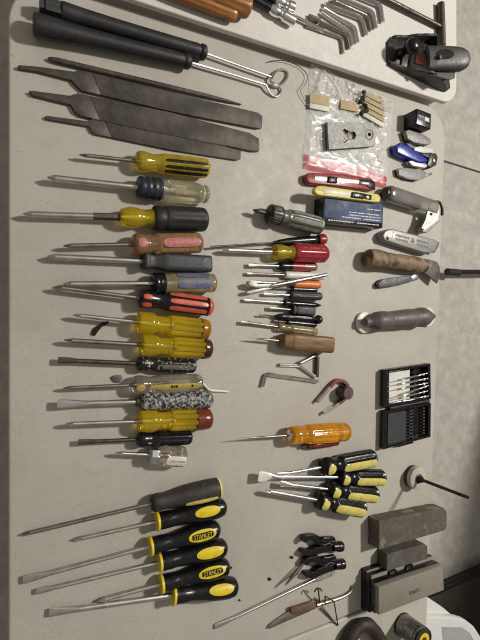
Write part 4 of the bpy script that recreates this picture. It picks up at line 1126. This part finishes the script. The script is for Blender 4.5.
# hex wire pieces
def solo_tube(name, label, cat, pts, r, rad, m, N=12, group=None):
    P = bend_path([G(*p) for p in pts], rad)
    t = Thing(name, label, cat, cen(P), 0, group, True)
    t.add('', *tube(P, r, N), m); return t
solo_tube('hex_key', 'single bright L-shaped hex key beside the rod with a triangular loop', 'hex key', [(262.3, 386.5, .0035), (265.5, 374, .0035), (318, 381.5, .0035)], .0031, .006, 'dull_chrome', 6)
P0 = bend_path([G(*p) for p in ((279.5, 364.8, .0035), (299, 365.5, .0035), (316.5, 377.5, .0035), (317.5, 354.5, .0035), (300, 363.5, .0085))], .004)
t = Thing('loop_wrench', 'bent steel rod ending in a triangular loop, beside the bright hex key', 'loop wrench', cen(P0))
t.add('rod', *tube(P0, .0028, 10), 'dull_chrome')
t.add('sleeve', *tube([G(316.6, 377, .0035), G(317.3, 357, .0035)], .0038, 12), 'dark_steel')

# ------------------------------------------------------------------ precision driver case, open
def case_half(t, pts, zt, name, parent=None):
    q = lambda u0, u1, v0, v1, z0, z1, b=.0005: qrect(pts, u0, u1, v0, v1, z0, z1, b)
    parts = [q(0, 1, 0, 1, .0004, .003), q(0, .055, 0, 1, .003, zt, .0008), q(.945, 1, 0, 1, .003, zt, .0008), q(.055, .945, 0, .07, .003, zt, .0008), q(.055, .945, .93, 1, .003, zt, .0008)]
    return t.add(name, *merge(*parts), 'black_plastic')
ua = [(386, 370), (430.5, 363.5), (431, 399), (385.5, 407.8)]
la = [(385, 411), (431, 402.8), (430.6, 437), (384, 449.5)]
W = outline(ua, .01)
t = Thing('driver_case', 'open black hinged case holding silver precision screwdrivers', 'tool case', cen(outline([ua[0], ua[1], la[2], la[3]], .01)))
bs = case_half(t, ua, .016, 'base_tray')
t.add('tray_insert', *qrect(ua, .07, .52, .09, .91, .0032, .0052, .0003), 'white_plastic', parent=bs)
t.add('tool_rest', *merge(*[qrect(ua, .60, .66, .08 + i * .12, .155 + i * .12, .0032, .0085, .0004) for i in range(7)]), 'black_plastic', parent=bs)
ld = case_half(t, la, .0135, 'lid')
rb = []
for i in range(9):
    v = .10 + i * .09
    rb += [qrect(la, .52, .585, v, v + .05, .0031, .0105, .0004), qrect(la, .82, .87, v, v + .05, .0031, .0105, .0004)]
rb.append(qrect(la, .585, .60, .08, .93, .0031, .0075, .0003))
t.add('tool_ribs', *merge(*rb), 'grey_rubber', parent=ld)
t.add('lid_panel', *qrect(la, .07, .50, .09, .91, .0031, .0050, .0003), 'grey_rubber', parent=ld)
t.add('hinge', *tube([Q(ua, .08, 1.035, .006), Q(ua, .95, 1.035, .006)], .0028, 10), 'black_rubber')
t.add('latch', *qrect(la, .30, .62, 1.0, 1.045, .003, .009, .0005), 'black_plastic', parent=ld)
PRE = 'silver precision screwdrivers in the open case'
labs = ['silver precision screwdriver, topmost in the open black case', 'second silver precision screwdriver from the top of the open case', 'third silver precision screwdriver from the top of the open case',
        'silver precision screwdriver crossing steeply in the middle of the open case', 'second silver precision screwdriver from the bottom of the tray', 'silver precision screwdriver lowest in the open tray, by the hinge']
for i, (a, b) in enumerate((((388, 383.0), (426.5, 373.4)), ((387.5, 386.5), (427.5, 378.5)), ((387.5, 391.5), (427, 383.0)), ((388, 399.5), (428.5, 385.5)), ((388.5, 401), (427, 391.0)), ((389, 403.5), (428, 396)))):
    ax = Axis(a, b, .0085, .0135 + .0008 * (i % 2))
    p = Thing('precision_screwdriver', labs[i], 'screwdriver', ax.base(), ax.heading(), PRE)
    Lx = ax.L; r = .0021
    p.add('handle', *ax.rings(resample([(Lx * .30, r * .5), (Lx * .33, r), (Lx * .72, r * 1.05), (Lx * .74, r * .7), (Lx * .86, r * .75), (Lx * .88, r * 1.25), (Lx * .94, r * 1.3), (Lx * .96, r * .7), (Lx, r * .7)], 3), 16, (8, .14, Lx * .34, Lx * .72, 1.5)), 'chrome')
    p.add('shaft', *ax.rings([(0, .0006), (.003, .0009), (Lx * .34, .0009)], 10), 'dull_chrome')

# buffing wheel with upright mandrel
c = G(411.5, 476.0, 0)
t = Thing('buffing_wheel', 'round felt wheel lying flat with its steel mandrel sticking up', 'grinding wheel', Vector((c.x, c.y, ZT)))
t.add('wheel', *vturn(c, .0068, [(0, .0205), (.0006, .0212), (.0095, .0212), (.0103, .0200)], 44), 'felt')
t.add('backing_disc', *vturn(c, .0004, [(0, .0208), (.001, .0214), (.0058, .0214), (.0062, .0208)], 44), 'dark_felt')
t.add('hub', *merge(vturn(c, .0171, [(0, .0085), (.0010, .0090), (.0016, .0080)], 24), vturn(c, .0187, [(0, .0062), (.006, .0062)], 6), vturn(c, .0247, [(0, .0038), (.003, .0036)], 16)), 'dark_iron')
a0 = Vector((c.x, c.y, ZT + .018)); b0 = G(469, 497.8, .110)
t.add('mandrel', *tube([a0, a0.lerp(b0, .96), b0], [.0030, .0029, .0022], 14), 'dark_steel')

# ------------------------------------------------------------------ stones and sharpening kit
t = Thing('sharpening_stone', 'large brown worn oblong whetstone with pale corners', 'whetstone', cen(outline([(379, 521), (445, 508), (447, 530), (379, 550)], .026)), .2, 'oblong whetstones', True)
t.add('', *weather(prism([(379, 521.5), (385, 519.8), (438, 508.8), (444.5, 508.2), (446.8, 512), (447.2, 526.5), (445, 530.5), (400, 543.8), (379, 550)], .0006, .027, .0014, 2), 5, .0005, .004), 'stone', smooth=45)
t = Thing('sharpening_stone', 'smaller grey oblong whetstone between the large one and the lidded kit', 'whetstone', cen(outline([(387, 554), (426, 544), (427, 558), (387, 569)], .02)), .2, 'oblong whetstones', True)
t.add('', *weather(prism([(387, 554.5), (425, 544), (427.5, 546), (427.8, 559), (387, 571)], .0006, .0245, .0012, 2), 5, .0005, .004), 'grey_stone', smooth=45)
kb = [(379, 587.5), (442.5, 566), (444, 590), (379, 615)]
kt = .044
W = outline(kb, kt)
ce = cen(W)
e1 = (W[1] - W[0]); e1.z = 0; e1.normalize(); e2 = Vector((-e1.y, e1.x, 0))
def kit(z0, z1, gx, gy, bev=.0008, hx=0): 
    return slab([p + e1 * (gx * sx + hx) + e2 * (gy * sy) for p, sx, sy in zip(W, (-1, 1, 1, -1), (1, 1, -1, -1))], z0, z1, bev)
t = Thing('sharpening_kit', 'stacked sharpening kit with a pale grey lid reading Smith\'s', 'sharpening kit', ce, math.atan2(e1.y, e1.x))
t.add('base', *kit(.0004, .0100, .000, .013), 'black_plastic')
t.add('stone_slab', *kit(.0103, .0125, -.002, .012), 'pale_grey_lid')
t.add('middle_tray', *kit(.0128, .0205, -.0005, .0095), 'black_plastic')
t.add('stone_slab', *kit(.0208, .0228, -.003, .0085), 'pale_grey_lid')
t.add('upper_tray', *kit(.0231, .0345, -.001, .003), 'black_plastic')
for x in (-.03, .012): t.add('clip_tab', *slab([ce + e1 * (x + s1 * .009) + e2 * (.0275 + s2 * .004) for s1, s2 in ((-1, -1), (1, -1), (1, 1), (-1, 1))], .0125, .0265, .0008), 'black_plastic')
ld = t.add('lid', *kit(.0348, kt, .0006, .0006, .0016), 'pale_grey_lid')
t.add('lid_skirt', *kit(.0330, .0352, .0022, .0022, .0005), 'grey_stone', parent=ld)
V2, F2 = text2d("Smith's")
cc = G(414.5, 591, kt)
V = [cc + e1 * (x * .0265) + e2 * (y * .032) + Vector((0, 0, .0003)) for x, y in V2]
t.add('lettering', V, F2, 'print_and_hole_black', smooth=0, parent=ld)

# ------------------------------------------------------------------ bottom edge things
P = smooth_path([G(*p) for p in ((343, 654, .013), (350.5, 637, .0135), (358.5, 627, .014), (366, 624.5, .015), (373, 628.5, .015), (380, 640, .014), (388, 656, .013))], 6)
t = Thing('iron_shackle', 'rusty brown curved iron shackle at the bottom edge beside the solder spool', 'shackle', cen(P), 0, None, True)
t.add('', *tube(P, [.0115 + .0012 * noise.noise(Vector((i * .23, 5, 1))) for i in range(len(P))], 16), 'rust')
c = G(402, 624, 0)
t = Thing('solder_spool', 'upright spool of dull silver solder wire with a yellow top label', 'solder spool', Vector((c.x, c.y, ZT)))
r0 = .0215; hh = .050
rows = [(.003, r0 * .9)]
for i in range(12 * 8 + 1):
    f = i / 96
    rows.append((.004 + (hh - .007) * f, r0 * (.975 + .022 * abs(math.sin(f * PI * 12)) * .6 + .022 * noise.noise(Vector((f * 14, 2, 1))))))
rows.append((hh - .002, r0 * .86))
t.add('wire_coil', *vturn(c, 0, rows, 36), 'solder')
t.add('flange', *vturn(c, .0003, [(0, r0), (.003, r0)], 36), 'dark_iron')
f = t.add('flange', *vturn(c, hh - .002, [(0, r0 * .93), (.0004, r0 * .97), (.0022, r0 * .97), (.0028, r0 * .90)], 36), 'dark_iron')
t.add('label', *vturn(c, hh + .0007, [(0, r0 * .60), (.0006, r0 * .60)], 30), 'yellow_plastic', parent=f)
t.add('bore', *vturn(c, hh + .0012, [(0, r0 * .28), (.0006, r0 * .28)], 20), 'red_brown_cap', parent=f)

# black spring clips
CLIPS = 'black plastic spring clips'
UJ = [(206, 98), (210, 84), (224, 75), (252, 72), (276, 74), (290, 82), (296, 94), (310, 102), (372, 106), (374, 122), (300, 127), (284, 121), (272, 112), (262, 100), (244, 96), (232, 100), (222, 108), (211, 107)]
LJ = [(203, 154), (208, 145), (222, 144), (238, 146), (252, 142), (268, 133), (300, 129), (374, 124), (378, 144), (338, 152), (300, 160), (262, 170), (236, 174), (214, 168), (204, 162)]
def clip_at(label, fn):
    f = lambda P: [fn(260 + x / 4.8, 520 + y / 4.8) for x, y in P]
    g = lambda P: [(v.x, v.y) for v in smooth_path([Vector((*p, 0)) for p in f(P + P[:1])], 4)[:-1]]
    W = outline(f([(208, 80), (405, 90), (405, 150), (208, 170)]), .012)
    t = Thing('spring_clip', label, 'clip', cen(W), 0, CLIPS)
    t.add('jaw', *prism(g(UJ), .0045, .0135, .0022, 3), 'black_plastic')
    t.add('jaw', *prism(g(LJ), .0006, .0120, .0022, 3), 'black_plastic')
    t.add('lever', *prism(f([(300, 84), (360, 82), (368, 100), (330, 103), (306, 100)]), .0125, .0190, .0022, 3), 'black_plastic')
    a = f([(345, 128)])[0]; b = f([(394, 126)])[0]
    A2 = Axis(a, b, .0095, .0095)
    t.add('pivot_barrel', *A2.rings(resample([(0, .004), (.001, .0072), (A2.L * .45, .0078), (A2.L * .55, .0085), (A2.L * .92, .0085), (A2.L, .005)], 3), 24), 'black_plastic')
    t.add('spring', *tube([G(*f([(300, 122)])[0], .017), G(*f([(330, 112)])[0], .019), G(*f([(350, 120)])[0], .0175)], .0011, 8), 'dark_steel')
clip_at('black plastic spring clip, upper of the two beside the tweezers', lambda x, y: (x, y))
ca, sa = math.cos(R(-9)), math.sin(R(-9))
clip_at('black plastic spring clip lying on the end of the long thin driver', lambda x, y: (326 + ((x - 324) * ca - (y - 546) * sa), 566 + ((x - 324) * sa + (y - 546) * ca)))

# tweezers
t = Thing('tweezers', 'plain thin steel tweezers leaning towards the black clips', 'tweezers', cen([G(290, 573)]), 0)
t.add('arm', *prism([(275, 588.5), (276.5, 586), (289, 573), (304, 559.5), (306, 561), (293, 575)], .0004, .0018, .0003), 'worn_steel')
t.add('arm', *prism([(286, 586), (287, 584), (296, 572), (304.5, 561), (306.3, 561.6), (298, 574)], .002, .0034, .0003), 'worn_steel')
# self-closing soldering tweezers with brown grips and a wire stand
t = Thing('soldering_tweezers', 'pointed steel soldering tweezers with brown fibre grips and a bent wire stand', 'tweezers', cen([G(310, 610)]), 0)
bl = t.add('blade', *prism([(268, 628.5), (268.8, 626.2), (276, 620.5), (287, 613), (297, 607.5), (309, 602.2), (316, 599.8), (318, 603), (316, 607.5), (309, 612), (296, 617.5), (284, 622.5), (270, 629)], .0008, .0042, .0010), 'worn_steel')
t.add('grip', *prism([(291, 608.5), (300, 606), (312, 602), (316.5, 605), (315.5, 609.5), (308, 611.5), (297, 615.5), (291.5, 613)], .0044, .0085, .0012), 'fibre')
t.add('tail', *tube(smooth_path([G(*p) for p in ((316, 605, .004), (326, 602, .004), (338, 598.5, .004), (347, 594.5, .004), (352, 590, .004), (353.5, 585.5, .004))], 5), [.0042 - .0026 * min(1, i / 26) for i in range(26)], 10), 'worn_steel')
t.add('wire_hook', *tube(smooth_path([G(*p) for p in ((320, 605.5, .003), (319, 596, .014), (318, 588.5, .020), (315.5, 590, .019), (314.5, 592, .018))], 5), .0012, 8), 'dark_iron')
t.add('wire_hook', *tube(smooth_path([G(*p) for p in ((318, 588.5, .020), (320.5, 589, .019), (321.5, 591, .018))], 5), .0011, 8), 'dark_iron')
t.add('wire_stand', *tube(bend_path([G(*p) for p in ((325.5, 603, .003), (325, 596, .016), (334, 601.5, .020), (338, 625.5, .0015), (320.5, 608, .003))], .002), .0011, 8), 'dark_iron')
t.add('pivot', *vturn(G(321.5, 604.5, .006), .0045, [(0, .003), (.003, .003), (.0035, .002)], 14), 'dull_chrome')

# bent white hook beneath the gold-panelled handle
solo_tube('bent_rod', 'thin whitish bent rod poking out behind the gold-panelled screwdriver', 'rod', [(196, 379, .006), (204, 384.5, .005), (209, 390.3, .003), (228, 391.6, .0022)], .0019, .006, 'white_plastic')
# scraps
flatthing('plastic_scrap', 'bent black plastic strip above the second bright yellow screwdriver', 'scrap', [(91.5, 334), (94, 328), (99, 325), (103, 322), (109, 321), (108, 324), (102, 327), (98.5, 331), (95, 336)], .0005, .0032, 'black_plastic', .0005)
flatthing('foil_scrap', 'small crumpled grey foil scrap above the gold-panelled screwdriver', 'scrap', [(111, 377), (114, 375.5), (121.5, 375), (122.5, 378), (119.5, 383), (115, 382.5), (112.5, 380.5)], .0003, .0025, 'slate', .0004)
CH_ = 'black specks of debris on the table'
for lab, (x, y), sz in (('black speck of debris beside the upper spring clip', (292, 557.5), 2.0), ('black speck of debris nearest the tweezer tips', (270, 579.3), 2.0), ('black speck of debris beside the lettered soft-grip handle', (231, 568), 1.7),
                       ('smallest black speck of debris, below the soft-grip fan', (240, 600.5), 1.1)):
    n = 7
    flatthing('debris_speck', lab, 'debris', [(x + sz * random.uniform(.7, 1.1) * math.cos(2 * PI * i / n), y + sz * random.uniform(.6, 1.0) * math.sin(2 * PI * i / n)) for i in range(n)], .0003, .0022, 'black_plastic', .0006, CH_)

# ------------------------------------------------------------------ on the second table
Z2 = .022
HEX = 'hex keys laid side by side'
keys = [((341.5, 38), (343.2, 53.5), (306, 25.5), 1.9), ((346, 34.5), (348.8, 49), (309, 17), 2.1), ((350.5, 33), (352.8, 45.5), (321, 13.5), 2.0), ((354.5, 27.5), (357.5, 43), (323, 9), 2.2), ((362, 19), (366, 35.5), (325, 4.5), 2.6), ((367.5, 17), (369.7, 31), (332, 1), 2.2), ((372, 12), (375.8, 28.5), (338, -3), 2.6), ((380, 5.5), (382.6, 22.5), (345, -9), 2.6)]
hl = ['shortest slim hex key, at the outer front end of the fan', 'brown-tinted hex key, second in from the front of the fan', 'bright hex key, third in from the front of the fan', 'shiny hex key, fourth in from the front of the fan',
      'thick dull hex key, fifth in from the front of the fan', 'slim dark hex key between two thick ones near the back', 'thick dark hex key, second from the back of the fan', 'thick hex key at the back of the fan, nearest the hand plane']
hm = ['steel', 'worn_steel', 'chrome', 'chrome', 'dull_chrome', 'worn_steel', 'dull_chrome', 'dull_chrome']
for i, (el, en, st, r) in enumerate(keys):
    z = Z2 + r * .0016 + .0003
    P = bend_path([G(*st, z), G(*el, z), G(*en, z)], .008)
    t = Thing('hex_key', hl[i], 'hex key', Vector((*cen(P).xy, ZT + Z2)), 0, HEX, True)
    t.add('', *tube(P, r * .0016, 6), hm[i], smooth=25)
# T-handled bar
z = Z2 + .0068
t = Thing('tee_wrench', 'long thin steel bar ending in a cross handle behind the hand plane', 'T-handle wrench', Vector((*G(425, 18, z).xy, ZT + Z2)))
t.add('bar', *tube([G(372, -8, z), G(440, 26.5, z)], .0046, 12), 'dark_steel')
t.add('cross_handle', *tube([G(440.5, 3, z), G(440.6, 3.6, z), G(442, 45.5, z), G(442, 46, z)], [.005, .0072, .0072, .005], 16), 'dark_steel')
# amber wooden handle ends
for lab, a, b, r in (('fluted amber-brown handle, larger one at the top edge of the photo', (176, -22), (249.5, 8.5), 11.0), ('second amber-brown handle half hidden behind the larger one', (150, -18), (236, 15.5), 8.0)):
    z = Z2 + .0165 if r > 9 else Z2 + .0115
    ax = Axis(a, b, z, z)
    t = Thing('chisel', lab, 'hand tool', Vector((*ax.base().xy, ZT + Z2)), ax.heading(), 'amber handles at the top edge')
    rr = r * ax.mpp(ax.L / 2)
    rows = resample([(0, rr * .5), (.004, rr * .8), (.02, rr * .9), (.04, rr), (ax.L * .93, rr), (ax.L * .985, rr * .88), (ax.L, rr * .55)], 5)
    t.add('handle', *ax.rings(rows, 48, (8, .09, .03, ax.L * .95, 2.0)), 'orange_wood')
    t.add('shank', *ax.rings([(-.10, .004), (.01, .004)], 14), 'dark_steel')
# nut drivers
ND = 'chrome nut drivers at the top edge'
for lab, a, k, b in (('chrome nut driver with a black shaft, nearer the table edge', (248, -4), (272, 10), (294, 21.5)), ('chrome nut driver with a black shaft, farther from the table edge', (255, -9), (277, 1), (293.5, 8))):
    z = Z2 + .0092
    ax = Axis(a, b, z, z)
    t = Thing('nut_driver', lab, 'nut driver', Vector((*ax.base().xy, ZT + Z2)), ax.heading(), ND)
    s = ax.s(k[0])
    t.add('shaft', *ax.rings([(-.08, .0058), (s + .003, .0058)], 16), 'black_plastic')
    so = t.add('socket', *ax.rings(resample([(s - .004, .006), (s, .0082), (s + .012, .0082), (s + .014, .0068), (s + .018, .0068), (s + .020, .0086), (ax.L - .001, .0086), (ax.L, .0076)], 2), 24), 'chrome')
    t.add('bore', *ax.rings([(ax.L - .001, .0056), (ax.L + .0004, .0056)], 6), 'print_and_hole_black', parent=so)  # socket's shaded inside drawn as a black end disc
z = Z2 + .0045
ax = Axis((294, 16.5), (323, 31), z, z)
t = Thing('threaded_rod', 'thin threaded chrome rod leading from the nut drivers to the hex keys', 'rod', Vector((*ax.base().xy, ZT + Z2)), ax.heading(), None, True)
t.add('', *ax.rings([(ax.L * i / 60, .0030 + .0007 * (i % 2)) for i in range(61)], 14), 'chrome')
solo_tube('wire_bracket', 'small dark bent bracket beside the threaded rod', 'bracket', [(309, 15.5, Z2 + .004), (320, 19.5, Z2 + .004), (317, 25, Z2 + .004), (311, 27, Z2 + .0035)], .0024, .003, 'dark_steel', 8)

# hand plane
sole = [(388.5, 41), (393, 35.5), (400, 35.2), (430, 42), (437, 48), (449, 74), (450.5, 88), (446.5, 91.2), (430, 84.2), (405, 72.5), (391, 64.5), (388, 60)]
zs = Z2 + .005
W = outline(sole, zs)
t = Thing('hand_plane', 'small black iron hand plane with a grey lever cap and round front knob', 'hand plane', Vector((*cen(W).xy, ZT + Z2)), -.35)
t.add('sole', *slab(W, Z2 + .0003, zs, .001), 'dark_iron')
def wall(px, hs, th, m, name):
    """a low casting wall along photo points on the sole, with its own height at each point"""
    P = smooth_path([G(*p, zs) for p in px], 6); n = len(P); V, F = [], []
    for i, p in enumerate(P):
        d = P[min(n - 1, i + 1)] - P[max(0, i - 1)]; nn = Vector((-d.y, d.x, 0)).normalized() * th / 2
        f = i / (n - 1) * (len(hs) - 1); k = min(len(hs) - 2, int(f)); g = f - k; g = g * g * (3 - 2 * g)
        h = hs[k] * (1 - g) + hs[k + 1] * g
        zb = ZT + Z2 + .001
        for s, z in ((-1, zb), (1, zb), (1, zb + h), (-1, zb + h)): V.append(Vector((p.x + nn.x * s, p.y + nn.y * s, z)))
    for i in range(n - 1):
        for k in range(4): F.append((i * 4 + k, i * 4 + (k + 1) % 4, i * 4 + 4 + (k + 1) % 4, i * 4 + 4 + k))
    F += [(0, 1, 2, 3), tuple(range((n - 1) * 4, n * 4))]
    t.add(name, V, F, m, smooth=40)
wall([(390, 63.2), (405, 71.2), (420, 78.2), (433, 84.6), (445.5, 89.6)], [.007, .010, .022, .031, .030, .018, .008], .0042, 'dark_iron', 'side_wall')
wall([(394, 36.8), (408, 38.5), (420, 41), (431, 44.2), (447, 74)], [.007, .009, .020, .026, .026, .012, .006], .0042, 'dark_iron', 'side_wall')
c = G(399.5, 54.5, zs)
t.add('knob', *vturn(c, zs - .001, [(0, .0100), (.003, .0098), (.010, .0072), (.015, .0072), (.021, .0105), (.028, .0135), (.034, .0135), (.0385, .0105), (.041, .005)], 28), 'black_plastic')
t.add('mouth_plate', *prism([(404, 50), (418, 54), (415, 72), (401, 66)], zs, zs + .0035, .0008), 'dark_iron')
def tilt(pts, z0, z1, th, bev=.0015):
    """a flat piece sloping from height z0 (first photo points) to z1, from (px,py,f)"""
    V = [G(x, y, z0 + (z1 - z0) * f) for x, y, f in pts]; n = len(V)
    lo = [v - Vector((0, 0, th)) for v in V]
    bm = bmesh.new(); a = [bm.verts.new(v) for v in V]; b = [bm.verts.new(v) for v in lo]
    bm.faces.new(a); bm.faces.new(b[::-1])
    for i in range(n): bm.faces.new((a[i], b[i], b[(i + 1) % n], a[(i + 1) % n]))
    bmesh.ops.recalc_face_normals(bm, faces=bm.faces)
    bmesh.ops.bevel(bm, geom=[e for e in bm.edges if all(v in a for v in e.verts)], offset=bev, segments=4, affect='EDGES', clamp_overlap=True)
    bm.verts.index_update()
    r = [v.co.copy() for v in bm.verts], [tuple(v.index for v in f.verts) for f in bm.faces]; bm.free(); return r
t.add('frog', *tilt([(412, 50, 0), (430, 54, 1), (428, 73, 1), (408.5, 68.5, 0)], Z2 + .012, Z2 + .032, .012), 'grey_iron')
t.add('red_badge', *tilt([(416.5, 54, 0), (424.5, 55.5, 1), (423.5, 65, 1), (415, 63, 0)], Z2 + .0185, Z2 + .0275, .002, .0004), 'faded_red')
t.add('cutting_iron', *tilt([(424, 50, 0), (455, 56, 1), (457, 60, 1), (455, 78, 1), (450, 80, 1), (424, 72.5, 0)], Z2 + .024, Z2 + .040, .0028, .0005), 'grey_iron')
ax = Axis((427, 57.8), (468, 60.3), Z2 + .031, Z2 + .049)
g = ax.mpp(ax.L / 2)
cap = resample([(0, 10.2 * g, .004), (.0012, 11.4 * g, .0065), (ax.L * .15, 11.6 * g, .009), (ax.L * .55, 11.8 * g, .0125), (ax.L * .80, 11.2 * g, .0135), (ax.L * .92, 8.6 * g, .012), (ax.L * .98, 5 * g, .008), (ax.L, 1.5 * g, .003)], 5)
lc = t.add('lever_cap', *ax.rings(cap, 40, None, 2.6), 'grey_iron', smooth=50)
t.add('lever_slot', *patch(ax, [(a_, b_ * 1.02, c_ * 1.03) for a_, b_, c_ in cap], ax.L * .34, ax.L * .19, R(82), R(24), .0006), 'print_and_hole_black', parent=lc)  # flat black patch painted for the shade inside the slot
t.add('cap_screw', *vturn(G(440.5, 56.5, Z2 + .047), Z2 + .0455, [(0, .0042), (.0025, .0042), (.0031, .003)], 16), 'dark_iron', parent=lc)
t.add('adjuster', *vturn(G(447, 76, Z2 + .012), Z2 + .008, [(0, .006), (.010, .006), (.011, .005)], 18), 'dark_steel')

# ------------------------------------------------------------------ light
w = bpy.data.worlds.new('World'); S.world = w; w.use_nodes = True
N, Lk = w.node_tree.nodes, w.node_tree.links
bg = N['Background']
tc = N.new('ShaderNodeTexCoord'); sp = N.new('ShaderNodeSeparateXYZ'); cr = N.new('ShaderNodeValToRGB')
Lk.new(tc.outputs['Generated'], sp.inputs[0]); Lk.new(sp.outputs['Z'], cr.inputs[0]); Lk.new(cr.outputs[0], bg.inputs[0])
cr.color_ramp.elements[0].position = 0; cr.color_ramp.elements[0].color = (.16, .145, .125, 1)
cr.color_ramp.elements[1].position = .9; cr.color_ramp.elements[1].color = (.55, .52, .47, 1)
bg.inputs[1].default_value = .54
def area(name, loc, target, size, energy, col):
    l = bpy.data.lights.new(name, 'AREA'); l.shape = 'DISK'; l.size = size; l.energy = energy; l.color = col
    o = bpy.data.objects.new(name, l); COL.objects.link(o); o.location = loc
    o.rotation_euler = (Vector(target) - Vector(loc)).to_track_quat('-Z', 'Y').to_euler()
area('workshop_lamp', (2.5, .95, ZT + 2.8), (.70, .02, ZT), .34, 112, (1, .95, .88))
S.view_settings.view_transform = 'Standard'
S.view_settings.look = 'None'
S.view_settings.exposure = 0
S.view_settings.gamma = 1
S.render.engine = 'CYCLES'
S.cycles.use_denoising = True
S.cycles.max_bounces = 10
S.cycles.transparent_max_bounces = 16
